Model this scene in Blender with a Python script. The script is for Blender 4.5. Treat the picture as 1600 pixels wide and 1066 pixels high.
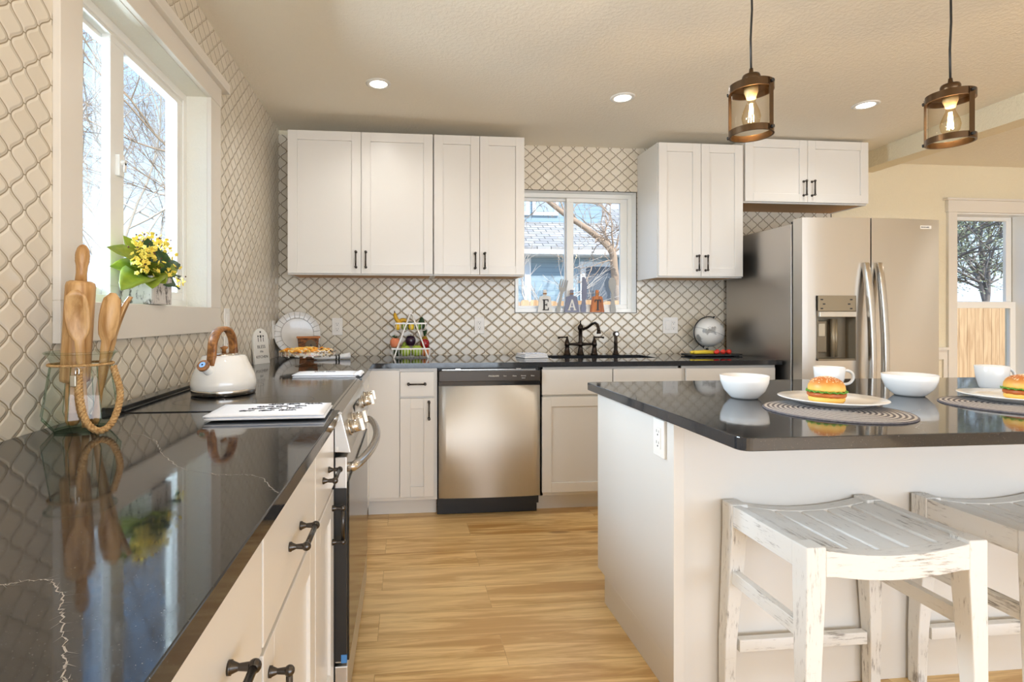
import bpy, bmesh, math, random
from mathutils import Vector, Matrix
for _o in list(bpy.data.objects): bpy.data.objects.remove(_o)
SC = bpy.context.scene
COL = SC.collection
PI = math.pi
R = math.radians

# ---------------------------------------------------------------- camera
cam_d = bpy.data.cameras.new('camera'); cam = bpy.data.objects.new('camera', cam_d); COL.objects.link(cam)
cam_d.sensor_fit = 'HORIZONTAL'; cam_d.sensor_width = 36.0; cam_d.lens = 820/1600*36
cam_d.shift_x = 0.05334; cam_d.shift_y = -0.02336; cam_d.clip_start = 0.05; cam_d.clip_end = 200
cam.location = (.8713, -3.7144, 1.1831); cam.rotation_euler = (PI/2, 0, -.0979)
SC.camera = cam
SC.view_settings.view_transform = 'Standard'; SC.view_settings.look = 'None'
SC.view_settings.exposure = 0.38; SC.view_settings.gamma = 1.0; SC.view_settings.use_curve_mapping = False
SC.cycles.use_denoising = True
SC.cycles.max_bounces = 10; SC.cycles.diffuse_bounces = 5; SC.cycles.glossy_bounces = 5
SC.cycles.transparent_max_bounces = 16; SC.cycles.transmission_bounces = 6
SC.cycles.caustics_reflective = False; SC.cycles.caustics_refractive = False
SC.cycles.sample_clamp_indirect = 4.0

def srgb(r, g, b):
    f = lambda c: (c/255/12.92) if c/255 <= .04045 else ((c/255+.055)/1.055)**2.4
    return (f(r), f(g), f(b), 1)

# ---------------------------------------------------------------- sky
W = bpy.data.worlds.new('sky'); SC.world = W; W.use_nodes = True
nt = W.node_tree; nt.nodes.clear()
_o = nt.nodes.new('ShaderNodeOutputWorld'); _b = nt.nodes.new('ShaderNodeBackground')
_tc = nt.nodes.new('ShaderNodeTexCoord'); _s = nt.nodes.new('ShaderNodeSeparateXYZ'); _r = nt.nodes.new('ShaderNodeValToRGB')
nt.links.new(_tc.outputs['Generated'], _s.inputs[0]); nt.links.new(_s.outputs['Z'], _r.inputs[0])
_r.color_ramp.elements[0].position = 0.0; _r.color_ramp.elements[0].color = (.70, .82, 1.0, 1)
_r.color_ramp.elements[1].position = .6; _r.color_ramp.elements[1].color = (.30, .54, 1.0, 1)
nt.links.new(_r.outputs[0], _b.inputs[0]); _b.inputs[1].default_value = 1.55
nt.links.new(_b.outputs[0], _o.inputs[0])

# ---------------------------------------------------------------- sun and added fill lamps
def lamp(name, typ, loc, energy, color, rot=(0, 0, 0), **kw):
    d = bpy.data.lights.new(name, typ); o = bpy.data.objects.new(name, d); COL.objects.link(o)
    d.energy = energy; d.color = color; o.location = loc; o.rotation_euler = rot
    for k, v in kw.items(): setattr(d, k, v)
    return o
lamp('sun', 'SUN', (8, -12, 12), 5.0, (1, .95, .88), rot=(R(48), 0, R(28)), angle=R(1))
# added unseen area lamps: upward fill from the rear, bluish fill through the left window
lamp('fill_rear', 'AREA', (3.4, -7.35, 1.20), 140, (.84, .92, 1.0), rot=(R(113), 0, 0), shape='RECTANGLE', size=6.0, size_y=2.0)
lamp('sky_fill_left', 'AREA', (-1.7, -1.35, 1.85), 480, (.72, .85, 1.0), rot=(0, R(-80), 0), shape='RECTANGLE', size=1.8, size_y=2.3)

# ================================================================ helpers
class MB:
    def __init__(s): s.v = []; s.f = []; s.m = []; s.s = []
    def face(s, idx, m=0, sm=False): s.f.append(tuple(idx)); s.m.append(m); s.s.append(sm)
    def hexa(s, p, m=0):
        b = len(s.v); s.v += [tuple(q) for q in p]
        for q in ((0,3,2,1),(4,5,6,7),(0,1,5,4),(1,2,6,5),(2,3,7,6),(3,0,4,7)): s.face([b+i for i in q], m)
        return s
    def box(s, x0, x1, y0, y1, z0, z1, m=0):
        return s.hexa([(x0,y0,z0),(x1,y0,z0),(x1,y1,z0),(x0,y1,z0),(x0,y0,z1),(x1,y0,z1),(x1,y1,z1),(x0,y1,z1)], m)
    def ring(s, c, ax, r, n, ref=None):
        a = Vector(ax).normalized()
        u = ref if ref else (a.orthogonal().normalized())
        w = a.cross(u)
        b = len(s.v); c = Vector(c)
        for i in range(n):
            t = 2*PI*i/n; s.v.append(tuple(c+(u*math.cos(t)+w*math.sin(t))*r))
        return b
    def cyl(s, p0, p1, r0, r1=None, n=16, caps=True, m=0):
        p0 = Vector(p0); p1 = Vector(p1); r1 = r0 if r1 is None else r1
        a = p1-p0; u = a.normalized().orthogonal().normalized()
        b0 = s.ring(p0, a, r0, n, u); b1 = s.ring(p1, a, r1, n, u)
        for i in range(n): s.face((b0+i, b0+(i+1)%n, b1+(i+1)%n, b1+i), m, True)
        if caps: s.face([b0+i for i in reversed(range(n))], m); s.face([b1+i for i in range(n)], m)
        return s
    def lathe(s, prof, c=(0,0,0), n=32, m=0, sm=True, rot=0, closed=False):
        rows = []
        for r, z in prof:
            if r < 1e-6: rows.append([len(s.v)]); s.v.append((c[0], c[1], c[2]+z))
            else:
                b = len(s.v); rows.append(list(range(b, b+n)))
                for i in range(n):
                    t = 2*PI*i/n+rot; s.v.append((c[0]+r*math.cos(t), c[1]+r*math.sin(t), c[2]+z))
        pairs = list(zip(rows, rows[1:]))
        if closed: pairs.append((rows[-1], rows[0]))
        for A, B in pairs:
            for i in range(n):
                j = (i+1) % n
                if len(A) == 1 and len(B) == 1: continue
                if len(A) == 1: s.face((A[0], B[j], B[i]), m, sm)
                elif len(B) == 1: s.face((A[i], A[j], B[0]), m, sm)
                else: s.face((A[i], A[j], B[j], B[i]), m, sm)
        return s
    def tube(s, pts, r, n=8, closed=False, caps=True, m=0, flat=None):
        pts = [Vector(p) for p in pts]; N = len(pts)
        rr = r if isinstance(r, (list, tuple)) else [r]*N
        u = None; rows = []
        for i, p in enumerate(pts):
            if closed: d = pts[(i+1) % N]-pts[i-1]
            else: d = pts[min(i+1, N-1)]-pts[max(i-1, 0)]
            d = d.normalized() if d.length > 1e-9 else Vector((0, 0, 1))
            if u is None: u = d.orthogonal().normalized() if flat is None else Vector(flat)
            u = (u-d*u.dot(d)); u = u.normalized() if u.length > 1e-6 else d.orthogonal().normalized()
            w = d.cross(u); b = len(s.v)
            for k in range(n):
                t = 2*PI*k/n; s.v.append(tuple(p+(u*math.cos(t)+w*math.sin(t))*rr[i]))
            rows.append(b)
        pr = list(zip(rows, rows[1:]))
        if closed: pr.append((rows[-1], rows[0]))
        for a, b in pr:
            for k in range(n): s.face((a+k, a+(k+1) % n, b+(k+1) % n, b+k), m, True)
        if caps and not closed:
            s.face([rows[0]+k for k in reversed(range(n))], m, True); s.face([rows[-1]+k for k in range(n)], m, True)
        return s
    def sphere(s, c, r, n=16, k=10, m=0):
        if not isinstance(r, (tuple, list)): r = (r, r, r)
        sub = MB().lathe([(math.sin(PI*i/k), -math.cos(PI*i/k)) for i in range(k+1)], n=n, m=m)
        return s.add(sub, Matrix.Translation(Vector(c)) @ Matrix.Diagonal((r[0], r[1], r[2], 1)))
    def prism(s, poly, fn, d, m=0, sm=False):
        """poly of 2-D points; fn(a, b, t) -> 3-D; extruded t = 0..d"""
        n = len(poly); b = len(s.v)
        s.v += [tuple(fn(a, c, 0)) for a, c in poly]; s.v += [tuple(fn(a, c, d)) for a, c in poly]
        s.face([b+i for i in range(n)], m); s.face([b+n+i for i in reversed(range(n))], m)
        for i in range(n): s.face((b+i, b+n+i, b+n+(i+1) % n, b+(i+1) % n), m, sm)
        return s
    def add(s, o, M=None, m=None):
        b = len(s.v)
        for v in o.v: s.v.append(tuple(M @ Vector(v)) if M is not None else v)
        for f, mi, sm in zip(o.f, o.m, o.s): s.face([b+i for i in f], mi if m is None else m, sm)
        return s

def wloc(o):
    p = Vector((0, 0, 0))
    while o is not None: p += o.location; o = o.parent
    return p
def build(name, mb, mats, parent=None, bevel=0, seg=2, loc=None, sub=0, fixn=True, auto=True):
    me = bpy.data.meshes.new(name)
    off = wloc(parent) if parent is not None else Vector(loc or (0, 0, 0))
    me.from_pydata([(v[0]-off.x, v[1]-off.y, v[2]-off.z) for v in mb.v], [], mb.f)
    for q in (mats if isinstance(mats, (list, tuple)) else [mats]): me.materials.append(q)
    me.polygons.foreach_set('material_index', mb.m); me.polygons.foreach_set('use_smooth', mb.s)
    if fixn:
        bm = bmesh.new(); bm.from_mesh(me); bmesh.ops.recalc_face_normals(bm, faces=bm.faces); bm.to_mesh(me); bm.free()
    me.update()
    o = bpy.data.objects.new(name, me); COL.objects.link(o)
    if parent is not None: o.parent = parent
    else: o.location = off
    if bevel:
        b = o.modifiers.new('bevel', 'BEVEL'); b.width = bevel; b.segments = seg; b.limit_method = 'ANGLE'; b.angle_limit = R(35)
        b.harden_normals = False
    if sub:
        b = o.modifiers.new('sub', 'SUBSURF'); b.levels = sub; b.render_levels = sub
    return o
def tag(o, label=None, cat=None, group=None, kind=None):
    if label: o['label'] = label
    if cat: o['category'] = cat
    if group: o['group'] = group
    if kind: o['kind'] = kind
    return o
def thing(name, label, cat, loc=(0, 0, 0), group=None):
    o = bpy.data.objects.new(name, None); COL.objects.link(o); o.location = loc; o.empty_display_size = .05
    return tag(o, label, cat, group)
def struct(name, mb, mats, **k):
    o = build(name, mb, mats, **k)
    if o.parent is None: o['kind'] = 'structure'
    return o
def copy_tree(o, parent=None):
    c = o.copy(); COL.objects.link(c); c.parent = parent
    if parent is not None: c.matrix_parent_inverse = o.matrix_parent_inverse
    for ch in list(o.children): copy_tree(ch, c)
    return c
def text_mb(body, size, extrude=.0006, shear=0, align='CENTER'):
    cu = bpy.data.curves.new('lettering', 'FONT'); cu.body = body; cu.size = size; cu.extrude = extrude; cu.shear = shear
    cu.align_x = align; cu.align_y = 'CENTER'; cu.resolution_u = 3
    o = bpy.data.objects.new('lettering', cu); COL.objects.link(o)
    dg = bpy.context.evaluated_depsgraph_get(); me = bpy.data.meshes.new_from_object(o.evaluated_get(dg))
    mb = MB(); mb.v = [tuple(v.co) for v in me.vertices]
    for p in me.polygons: mb.face(list(p.vertices))
    bpy.data.objects.remove(o); bpy.data.curves.remove(cu); bpy.data.meshes.remove(me)
    return mb
MXZ = Matrix(((1,0,0,0),(0,0,-1,0),(0,1,0,0),(0,0,0,1)))            # xy text -> stands on the back wall, faces -y
MYZ = Matrix(((0,0,1,0),(1,0,0,0),(0,1,0,0),(0,0,0,1)))             # xy text -> on the left wall, faces +x
def TR(x, y, z): return Matrix.Translation((x, y, z))
def RZ(a): return Matrix.Rotation(a, 4, 'Z')
def RX(a): return Matrix.Rotation(a, 4, 'X')
def RY(a): return Matrix.Rotation(a, 4, 'Y')
def jit(rng, a): return rng.uniform(-a, a)

# ================================================================ materials
def newmat(name):
    m = bpy.data.materials.new(name); m.use_nodes = True; t = m.node_tree
    p = t.nodes['Principled BSDF']; return m, t, p
def mat(name, col, rough=.5, metal=0, ior=1.5, coat=0, emit=None, es=0, spec=None, sheen=0):
    m, t, p = newmat(name)
    p.inputs['Base Color'].default_value = col; p.inputs['Roughness'].default_value = rough
    p.inputs['Metallic'].default_value = metal; p.inputs['IOR'].default_value = ior
    p.inputs['Coat Weight'].default_value = coat
    if spec is not None: p.inputs['Specular IOR Level'].default_value = spec
    if emit: p.inputs['Emission Color'].default_value = emit; p.inputs['Emission Strength'].default_value = es
    return m
def N(t, typ, **kw):
    n = t.nodes.new(typ)
    for k, v in kw.items(): setattr(n, k, v)
    return n
def math_(t, op, a, b=None, c=None):
    n = t.nodes.new('ShaderNodeMath'); n.operation = op
    for i, x in enumerate((a, b, c)):
        if x is None: continue
        if isinstance(x, (int, float)): n.inputs[i].default_value = x
        else: t.links.new(x, n.inputs[i])
    return n.outputs[0]
def mapr(t, x, a, b, c=0, d=1, kind='SMOOTHSTEP'):
    n = N(t, 'ShaderNodeMapRange', interpolation_type=kind); t.links.new(x, n.inputs[0])
    for i, v in zip((1, 2, 3, 4), (a, b, c, d)): n.inputs[i].default_value = v
    return n.outputs[0]
def mixc(t, fac, A, B):
    n = N(t, 'ShaderNodeMix', data_type='RGBA')
    if isinstance(fac, (int, float)): n.inputs[0].default_value = fac
    else: t.links.new(fac, n.inputs[0])
    for i, x in ((6, A), (7, B)):
        if isinstance(x, tuple): n.inputs[i].default_value = x
        else: t.links.new(x, n.inputs[i])
    return n.outputs[2]
def pos(t): return N(t, 'ShaderNodeNewGeometry').outputs['Position']
def objc(t): return N(t, 'ShaderNodeTexCoord').outputs['Object']
def scaled(t, v, s, rot=(0, 0, 0)):
    n = N(t, 'ShaderNodeMapping'); t.links.new(v, n.inputs[0]); n.inputs['Scale'].default_value = s; n.inputs['Rotation'].default_value = rot
    return n.outputs[0]
def noise(t, v, scale, detail=3, rough=.55, dist=0):
    n = N(t, 'ShaderNodeTexNoise'); t.links.new(v, n.inputs['Vector'])
    n.inputs['Scale'].default_value = scale; n.inputs['Detail'].default_value = detail; n.inputs['Roughness'].default_value = rough; n.inputs['Distortion'].default_value = dist
    return n.outputs[0]
def bump(t, h, strength, dist, p, nrm=None):
    n = N(t, 'ShaderNodeBump'); t.links.new(h, n.inputs['Height']); n.inputs['Strength'].default_value = strength; n.inputs['Distance'].default_value = dist
    if nrm is not None: t.links.new(nrm, n.inputs['Normal'])
    if p is not None: t.links.new(n.outputs[0], p.inputs['Normal'])
    return n.outputs[0]

def tile_mat(name, axis, shift, gw, grout):
    """lantern tiles: waving column edges that pinch to a narrow flat neck"""
    m, t, p = newmat(name); pw, q, a = .0920, .0817, .40
    s = N(t, 'ShaderNodeSeparateXYZ'); t.links.new(pos(t), s.inputs[0])
    xs = math_(t, 'MULTIPLY', math_(t, 'SUBTRACT', s.outputs[axis], shift), 2/pw); z = math_(t, 'MULTIPLY', math_(t, 'SUBTRACT', s.outputs['Z'], .9385), 1/q)
    k = math_(t, 'FLOOR', xs); loc = math_(t, 'SUBTRACT', xs, k)
    par = math_(t, 'MODULO', math_(t, 'ADD', k, 1000), 2); sg = math_(t, 'SUBTRACT', 1, math_(t, 'MULTIPLY', par, 2))
    zz = math_(t, 'MULTIPLY', z, 2*PI)
    b = math_(t, 'ADD', .5, math_(t, 'MULTIPLY', sg, math_(t, 'MULTIPLY', math_(t, 'COSINE', zz), a)))
    d0 = math_(t, 'ABSOLUTE', math_(t, 'SUBTRACT', loc, b))
    d1 = math_(t, 'ABSOLUTE', math_(t, 'SUBTRACT', math_(t, 'ADD', loc, b), 2))
    d2 = math_(t, 'ABSOLUTE', math_(t, 'ADD', loc, b))
    d = math_(t, 'MULTIPLY', math_(t, 'MINIMUM', d0, math_(t, 'MINIMUM', d1, d2)), pw/2)
    sl = math_(t, 'MULTIPLY', math_(t, 'SINE', zz), a*pw/2*2*PI/q)
    d = math_(t, 'DIVIDE', d, math_(t, 'SQRT', math_(t, 'ADD', 1, math_(t, 'MULTIPLY', sl, sl))))
    c = math_(t, 'ROUND', xs); cp = math_(t, 'MODULO', math_(t, 'ADD', c, 1000), 2)
    zb = math_(t, 'ADD', z, math_(t, 'MULTIPLY', math_(t, 'SUBTRACT', 1, cp), .5))
    db = math_(t, 'MULTIPLY', math_(t, 'ABSOLUTE', math_(t, 'SUBTRACT', zb, math_(t, 'ROUND', zb))), q)
    far = math_(t, 'GREATER_THAN', math_(t, 'ABSOLUTE', math_(t, 'SUBTRACT', xs, c)), .13)
    d = math_(t, 'MINIMUM', d, math_(t, 'ADD', db, far))
    n2 = math_(t, 'GREATER_THAN', loc, b)   # which column, which tile of it
    cell = N(t, 'ShaderNodeCombineXYZ'); col = math_(t, 'ADD', k, n2); t.links.new(col, cell.inputs[0])
    pc_ = math_(t, 'MODULO', math_(t, 'ADD', col, 1000), 2)
    t.links.new(math_(t, 'FLOOR', math_(t, 'ADD', z, math_(t, 'MULTIPLY', math_(t, 'SUBTRACT', 1, pc_), .5))), cell.inputs[1])
    wn = N(t, 'ShaderNodeTexWhiteNoise'); t.links.new(cell.outputs[0], wn.inputs[0])
    tilec = mixc(t, wn.outputs['Value'], srgb(228, 219, 203), srgb(221, 211, 193))
    fac = mapr(t, d, gw, gw+.0011)
    t.links.new(mixc(t, fac, grout, tilec), p.inputs['Base Color'])
    t.links.new(mapr(t, fac, 0, 1, .75, .12, 'LINEAR'), p.inputs['Roughness'])
    pill = mapr(t, d, .0015, .0085); wob = noise(t, pos(t), 14, 2, .5)
    h = math_(t, 'ADD', pill, math_(t, 'MULTIPLY', wob, .55))
    bump(t, h, .8, .0028, p)
    return m
M_tile_b = tile_mat('arabesque_tile_back', 'X', .012, .0017, srgb(136, 121, 97)); M_tile_l = tile_mat('arabesque_tile_left', 'Y', .02, .0010, srgb(150, 136, 112))


def plaster(name, col, sc=55, st=.45, dist=.006):
    m, t, p = newmat(name); p.inputs['Base Color'].default_value = col; p.inputs['Roughness'].default_value = .85
    n = noise(t, pos(t), sc, 4, .6); h = mapr(t, n, .42, .62)
    bump(t, h, st, dist, p); return m
M_ceil = plaster('ceiling_texture', srgb(236, 229, 214), 60, .26, .005)
M_plain = plaster('plain_wall', srgb(222, 220, 214), 70, .2, .003)
M_wall = plaster('painted_wall', srgb(230, 219, 192), 70, .35, .004)
M_reveal = plaster('painted_reveal', srgb(232, 228, 216), 90, .3, .003)
M_trim = mat('trim_paint', srgb(226, 219, 208), .35)
M_cab = mat('cabinet_paint', srgb(224, 220, 214), .28)
M_vinyl = mat('window_vinyl', srgb(240, 239, 235), .3)
M_under = mat('cabinet_underside_wood', srgb(190, 140, 78), .5)
M_plate = mat('outlet_plastic', srgb(240, 236, 230), .3)
M_black = mat('black_gloss', (.008, .008, .009, 1), .12)
M_blackm = mat('black_matte', (.012, .012, .012, 1), .45)
M_bronze = mat('dark_bronze', srgb(52, 43, 37), .28, .85)
M_gun = mat('gunmetal', srgb(84, 80, 77), .26, 1)
M_pend = mat('oil_rubbed_bronze', srgb(92, 72, 52), .3, .9)
M_chrome = mat('polished_steel', srgb(210, 205, 198), .15, 1)
M_ceramic = mat('white_ceramic', srgb(236, 235, 233), .12)
M_enamel = mat('white_enamel', srgb(243, 241, 236), .08, coat=.5)
M_cloth = mat('white_cotton', srgb(238, 239, 243), .9)
M_ink = mat('black_ink', srgb(40, 40, 48), .8)
M_char = mat('dark_grey_mark', srgb(60, 58, 58), .8)
M_grey = mat('grey_paint', srgb(172, 170, 165), .6)
M_bluegrey = mat('blue_grey_paint', srgb(128, 132, 154), .6)
M_white = mat('white_paint', srgb(228, 226, 220), .6)
M_wire = mat('white_wire', srgb(240, 238, 236), .35)

def wood(name, c1, c2, axis=(1, 12, 12), rough=.45, sc=6):
    m, t, p = newmat(name); v = scaled(t, objc(t), axis)
    n = noise(t, v, sc, 4, .6, .6)
    t.links.new(mixc(t, mapr(t, n, .35, .68), c1, c2), p.inputs['Base Color']); p.inputs['Roughness'].default_value = rough
    bump(t, n, .15, .001, p); return m
M_beech = wood('beech_wood', srgb(210, 168, 114), srgb(166, 120, 68), (10, 10, 1.2), .4, 5)
M_acacia = wood('acacia_wood', srgb(176, 118, 60), srgb(104, 62, 30), (6, 6, 6), .35, 7)
M_bark = wood('rustic_bark', srgb(150, 92, 44), srgb(58, 34, 18), (8, 8, 20), .7, 6)
M_orange = wood('oiled_wood', srgb(206, 122, 48), srgb(150, 78, 26), (9, 9, 1.5), .45, 6)
M_fence = wood('cedar_fence', srgb(196, 158, 116), srgb(168, 128, 88), (8, 8, .8), .8, 2)

def distressed(name, axis):
    m, t, p = newmat(name); c = pos(t)
    v = scaled(t, c, tuple(7 if a else 60 for a in axis)); v2 = scaled(t, c, tuple(60 if a else 7 for a in axis))
    n1 = noise(t, v, 2.3, 5, .72); n0 = noise(t, c, 9, 3, .6)
    n2 = noise(t, v2, 1.8, 4, .65)
    th = math_(t, 'ADD', math_(t, 'MULTIPLY', n1, .62), math_(t, 'MULTIPLY', n0, .38))
    f = mapr(t, th, .535, .685)
    f2 = math_(t, 'MULTIPLY', mapr(t, n2, .66, .76), .35)
    f = math_(t, 'MAXIMUM', f, f2)
    t.links.new(mixc(t, f, srgb(232, 230, 226), srgb(128, 120, 114)), p.inputs['Base Color']); p.inputs['Roughness'].default_value = .6
    bump(t, f, -.25, .0015, p); return m
M_dx = distressed('whitewashed_wood_x', (1, 0, 0)); M_dy = distressed('whitewashed_wood_y', (0, 1, 0)); M_dz = distressed('whitewashed_wood_z', (0, 0, 1))

def floor_mat():
    m, t, p = newmat('oak_planks'); P = pos(t)
    br = N(t, 'ShaderNodeTexBrick'); t.links.new(P, br.inputs['Vector'])
    br.offset = .37; br.inputs['Scale'].default_value = 1; br.inputs['Brick Width'].default_value = 1.22; br.inputs['Row Height'].default_value = .178
    br.inputs['Mortar Size'].default_value = .0012; br.inputs['Mortar Smooth'].default_value = .1; br.inputs['Bias'].default_value = 0
    br.inputs['Color1'].default_value = (0, 0, 0, 1); br.inputs['Color2'].default_value = (1, 1, 1, 1); br.inputs['Mortar'].default_value = (.5, .5, .5, 1)
    off = N(t, 'ShaderNodeVectorMath', operation='ADD'); t.links.new(scaled(t, P, (1.1, 13, 1)), off.inputs[0]); t.links.new(br.outputs['Color'], off.inputs[1])
    sc = N(t, 'ShaderNodeVectorMath', operation='MULTIPLY_ADD'); t.links.new(br.outputs['Color'], sc.inputs[0]); sc.inputs[1].default_value = (7, 13, 3); t.links.new(scaled(t, P, (1.1, 12, 1)), sc.inputs[2])
    g = noise(t, sc.outputs[0], 1.6, 5, .62, .8); g2 = noise(t, scaled(t, sc.outputs[0], (2, 6, 1)), 3, 3, .6)
    col = mixc(t, mapr(t, g, .36, .62), srgb(186, 136, 72), srgb(236, 202, 140))
    col = mixc(t, math_(t, 'MULTIPLY', mapr(t, g2, .42, .70), .50), col, srgb(170, 122, 66))
    tone = N(t, 'ShaderNodeSeparateColor'); t.links.new(br.outputs['Color'], tone.inputs[0])
    col = mixc(t, math_(t, 'MULTIPLY', tone.outputs[0], .38), col, srgb(240, 210, 156))
    # knots
    vo = N(t, 'ShaderNodeTexVoronoi'); t.links.new(scaled(t, P, (1.7, 5.2, 1)), vo.inputs['Vector']); vo.inputs['Scale'].default_value = 1; vo.inputs['Randomness'].default_value = 1
    kn = mapr(t, vo.outputs['Distance'], .05, .14, 1, 0)
    col = mixc(t, math_(t, 'MULTIPLY', kn, .55), col, srgb(120, 74, 32))
    col = mixc(t, math_(t, 'MULTIPLY', br.outputs['Fac'], .35), col, srgb(130, 90, 46))
    t.links.new(col, p.inputs['Base Color']); p.inputs['Roughness'].default_value = .38
    bump(t, g, .12, .002, p); return m
M_floor = floor_mat()

def quartz():
    m, t, p = newmat('black_quartz'); P = pos(t)
    n = noise(t, P, 3.5, 4, .6); sp = noise(t, P, 420, 1, .5)
    c = mixc(t, n, srgb(34, 36, 40), srgb(50, 52, 56)); c = mixc(t, mapr(t, sp, .70, .78), c, srgb(120, 118, 116)); p.inputs['IOR'].default_value = 1.56
    t.links.new(c, p.inputs['Base Color']); p.inputs['Roughness'].default_value = .09
    t.links.new(mapr(t, noise(t, P, 60, 2), .3, .7, .035, .085), p.inputs['Roughness'])
    return m
M_quartz = quartz(); M_vein = mat('quartz_vein', srgb(176, 172, 168), .2)

def steel(name, col, rough=.34, aniso=.85):
    m, t, p = newmat(name)
    p.inputs['Base Color'].default_value = col; p.inputs['Metallic'].default_value = 1
    p.inputs['Roughness'].default_value = rough
    tg = N(t, 'ShaderNodeTangent', direction_type='RADIAL', axis='Z'); t.links.new(tg.outputs[0], p.inputs['Tangent'])
    p.inputs['Anisotropic'].default_value = aniso; p.inputs['Anisotropic Rotation'].default_value = .25
    return m
M_steel = steel('brushed_steel', srgb(216, 214, 210)); M_steelside = steel('fridge_side_steel', srgb(196, 192, 187), .36, .3)
M_steeldw = steel('dishwasher_steel', srgb(228, 223, 214), .52)
M_steeldw.node_tree.nodes['Principled BSDF'].inputs['Metallic'].default_value = .88
M_handle = mat('satin_steel', srgb(200, 196, 190), .22, 1)

def glass(name, tint=(1, 1, 1, 1), edge=(1, 1, 1, 1), refl=1.0, rough=.0):
    m = bpy.data.materials.new(name); m.use_nodes = True; t = m.node_tree; t.nodes.clear()
    o = N(t, 'ShaderNodeOutputMaterial'); tr = N(t, 'ShaderNodeBsdfTransparent'); gl = N(t, 'ShaderNodeBsdfGlossy'); mx = N(t, 'ShaderNodeMixShader')
    fr = N(t, 'ShaderNodeFresnel'); fr.inputs['IOR'].default_value = 1.45; lw = N(t, 'ShaderNodeLayerWeight'); lw.inputs['Blend'].default_value = .35
    t.links.new(mixc(t, lw.outputs['Facing'], tint, edge), tr.inputs['Color']); gl.inputs['Roughness'].default_value = rough
    bf = math_(t, 'SUBTRACT', 1, N(t, 'ShaderNodeNewGeometry').outputs['Backfacing']); t.links.new(math_(t, 'MULTIPLY', math_(t, 'MULTIPLY', fr.outputs[0], refl), bf), mx.inputs[0]); t.links.new(tr.outputs[0], mx.inputs[1]); t.links.new(gl.outputs[0], mx.inputs[2]); t.links.new(mx.outputs[0], o.inputs[0])
    return m
M_pane = glass('window_glass', (.97, .985, .98, 1), (.9, .95, .93, 1), .8)
M_jar = glass('jar_glass', (.98, .992, .98, 1), (.60, .72, .63, 1), 1.5)
M_crystal = glass('crystal_glass', (.98, .98, .975, 1), (.86, .86, .85, 1), .9, .03)
M_pglass = glass('pendant_glass', (.985, .975, .95, 1), (.72, .64, .5, 1), .8)
M_bulb = glass('bulb_glass', (1, .96, .88, 1), (.85, .68, .42, 1), .7)
def emis(name, col, st):
    m = bpy.data.materials.new(name); m.use_nodes = True; t = m.node_tree; t.nodes.clear()
    o = N(t, 'ShaderNodeOutputMaterial'); e = N(t, 'ShaderNodeEmission'); e.inputs[0].default_value = col; e.inputs[1].default_value = st; t.links.new(e.outputs[0], o.inputs[0]); return m
M_led = emis('led_lens', (1, .93, .82, 1), 12); M_fil = emis('lamp_filament', (1, .72, .36, 1), 45)

def leafmat(name, c1, c2):
    m, t, p = newmat(name); n = noise(t, objc(t), 30, 2)
    t.links.new(mixc(t, n, c1, c2), p.inputs['Base Color']); p.inputs['Roughness'].default_value = .45
    return m
M_leaf = leafmat('leaf_green', srgb(160, 172, 52), srgb(74, 106, 34)); M_leafd = leafmat('leaf_dark_green', srgb(46, 84, 34), srgb(22, 50, 22))
M_petal = mat('yellow_petal', srgb(248, 224, 96), .6); M_bud = mat('brown_bud', srgb(92, 58, 36), .7)

# ================================================================ the room
CB = 2.425
def ceil_z(x, y):   # the old ceiling sags a little towards the sink wall
    a = 2.472-.029*min(max(x, 0), 1.7)
    return a+min(max(-y, 0), 2.2)*.019
WT = .16
# floor
struct('floor', MB().box(-.16, 7.56, -7.66, .16, -.12, 0), M_floor)
# ceiling (kitchen side, up to the beam) and dining-side ceiling
def sheet(xs, ys, zf, th):
    mb = MB()
    for i in range(len(xs)-1):
        for j in range(len(ys)-1):
            q = [(xs[i], ys[j]), (xs[i+1], ys[j]), (xs[i+1], ys[j+1]), (xs[i], ys[j+1])]
            mb.hexa([(a, b, zf(a, b)) for a, b in q]+[(a, b, zf(a, b)+th) for a, b in q])
    return mb
cm = sheet([-.16, 0, 1.7, 4.40], [-7.66, -2.2, 0, .16], ceil_z, .14)
cm.box(4.40, 7.56, -7.66, .16, 2.375, 2.62)
struct('ceiling', cm, M_ceil)
struct('trim_1', MB().box(4.32, 4.46, -7.5, .008, 2.30, 2.62), M_wall)['label'] = 'dropped ceiling beam between kitchen and dining side'

def wall_with_holes(a0, a1, z0, z1, holes, box):
    """rectangles around holes (a0,a1,z0,z1), sorted along a; box(a0,a1,z0,z1) adds"""
    cur = a0
    for h in holes:
        box(cur, h[0], z0, z1); box(h[0], h[1], z0, h[2]); box(h[0], h[1], h[3], z1); cur = h[1]
    box(cur, a1, z0, z1)
# left wall: tiled face
LW = (-2.231, -1.310, 1.225, 2.152)
mb = MB(); wall_with_holes(-7.66, .16, 0, 2.66, [LW], lambda a, b, c, d: mb.box(-WT, -.006, a, b, c, d)); struct('wall_left', mb, M_reveal)
mb = MB(); wall_with_holes(-4.6, 0, .6, 2.60, [LW], lambda a, b, c, d: mb.box(-.006, 0, a, b, c, d)); struct('wall_left_tile', mb, M_tile_l)
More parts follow.
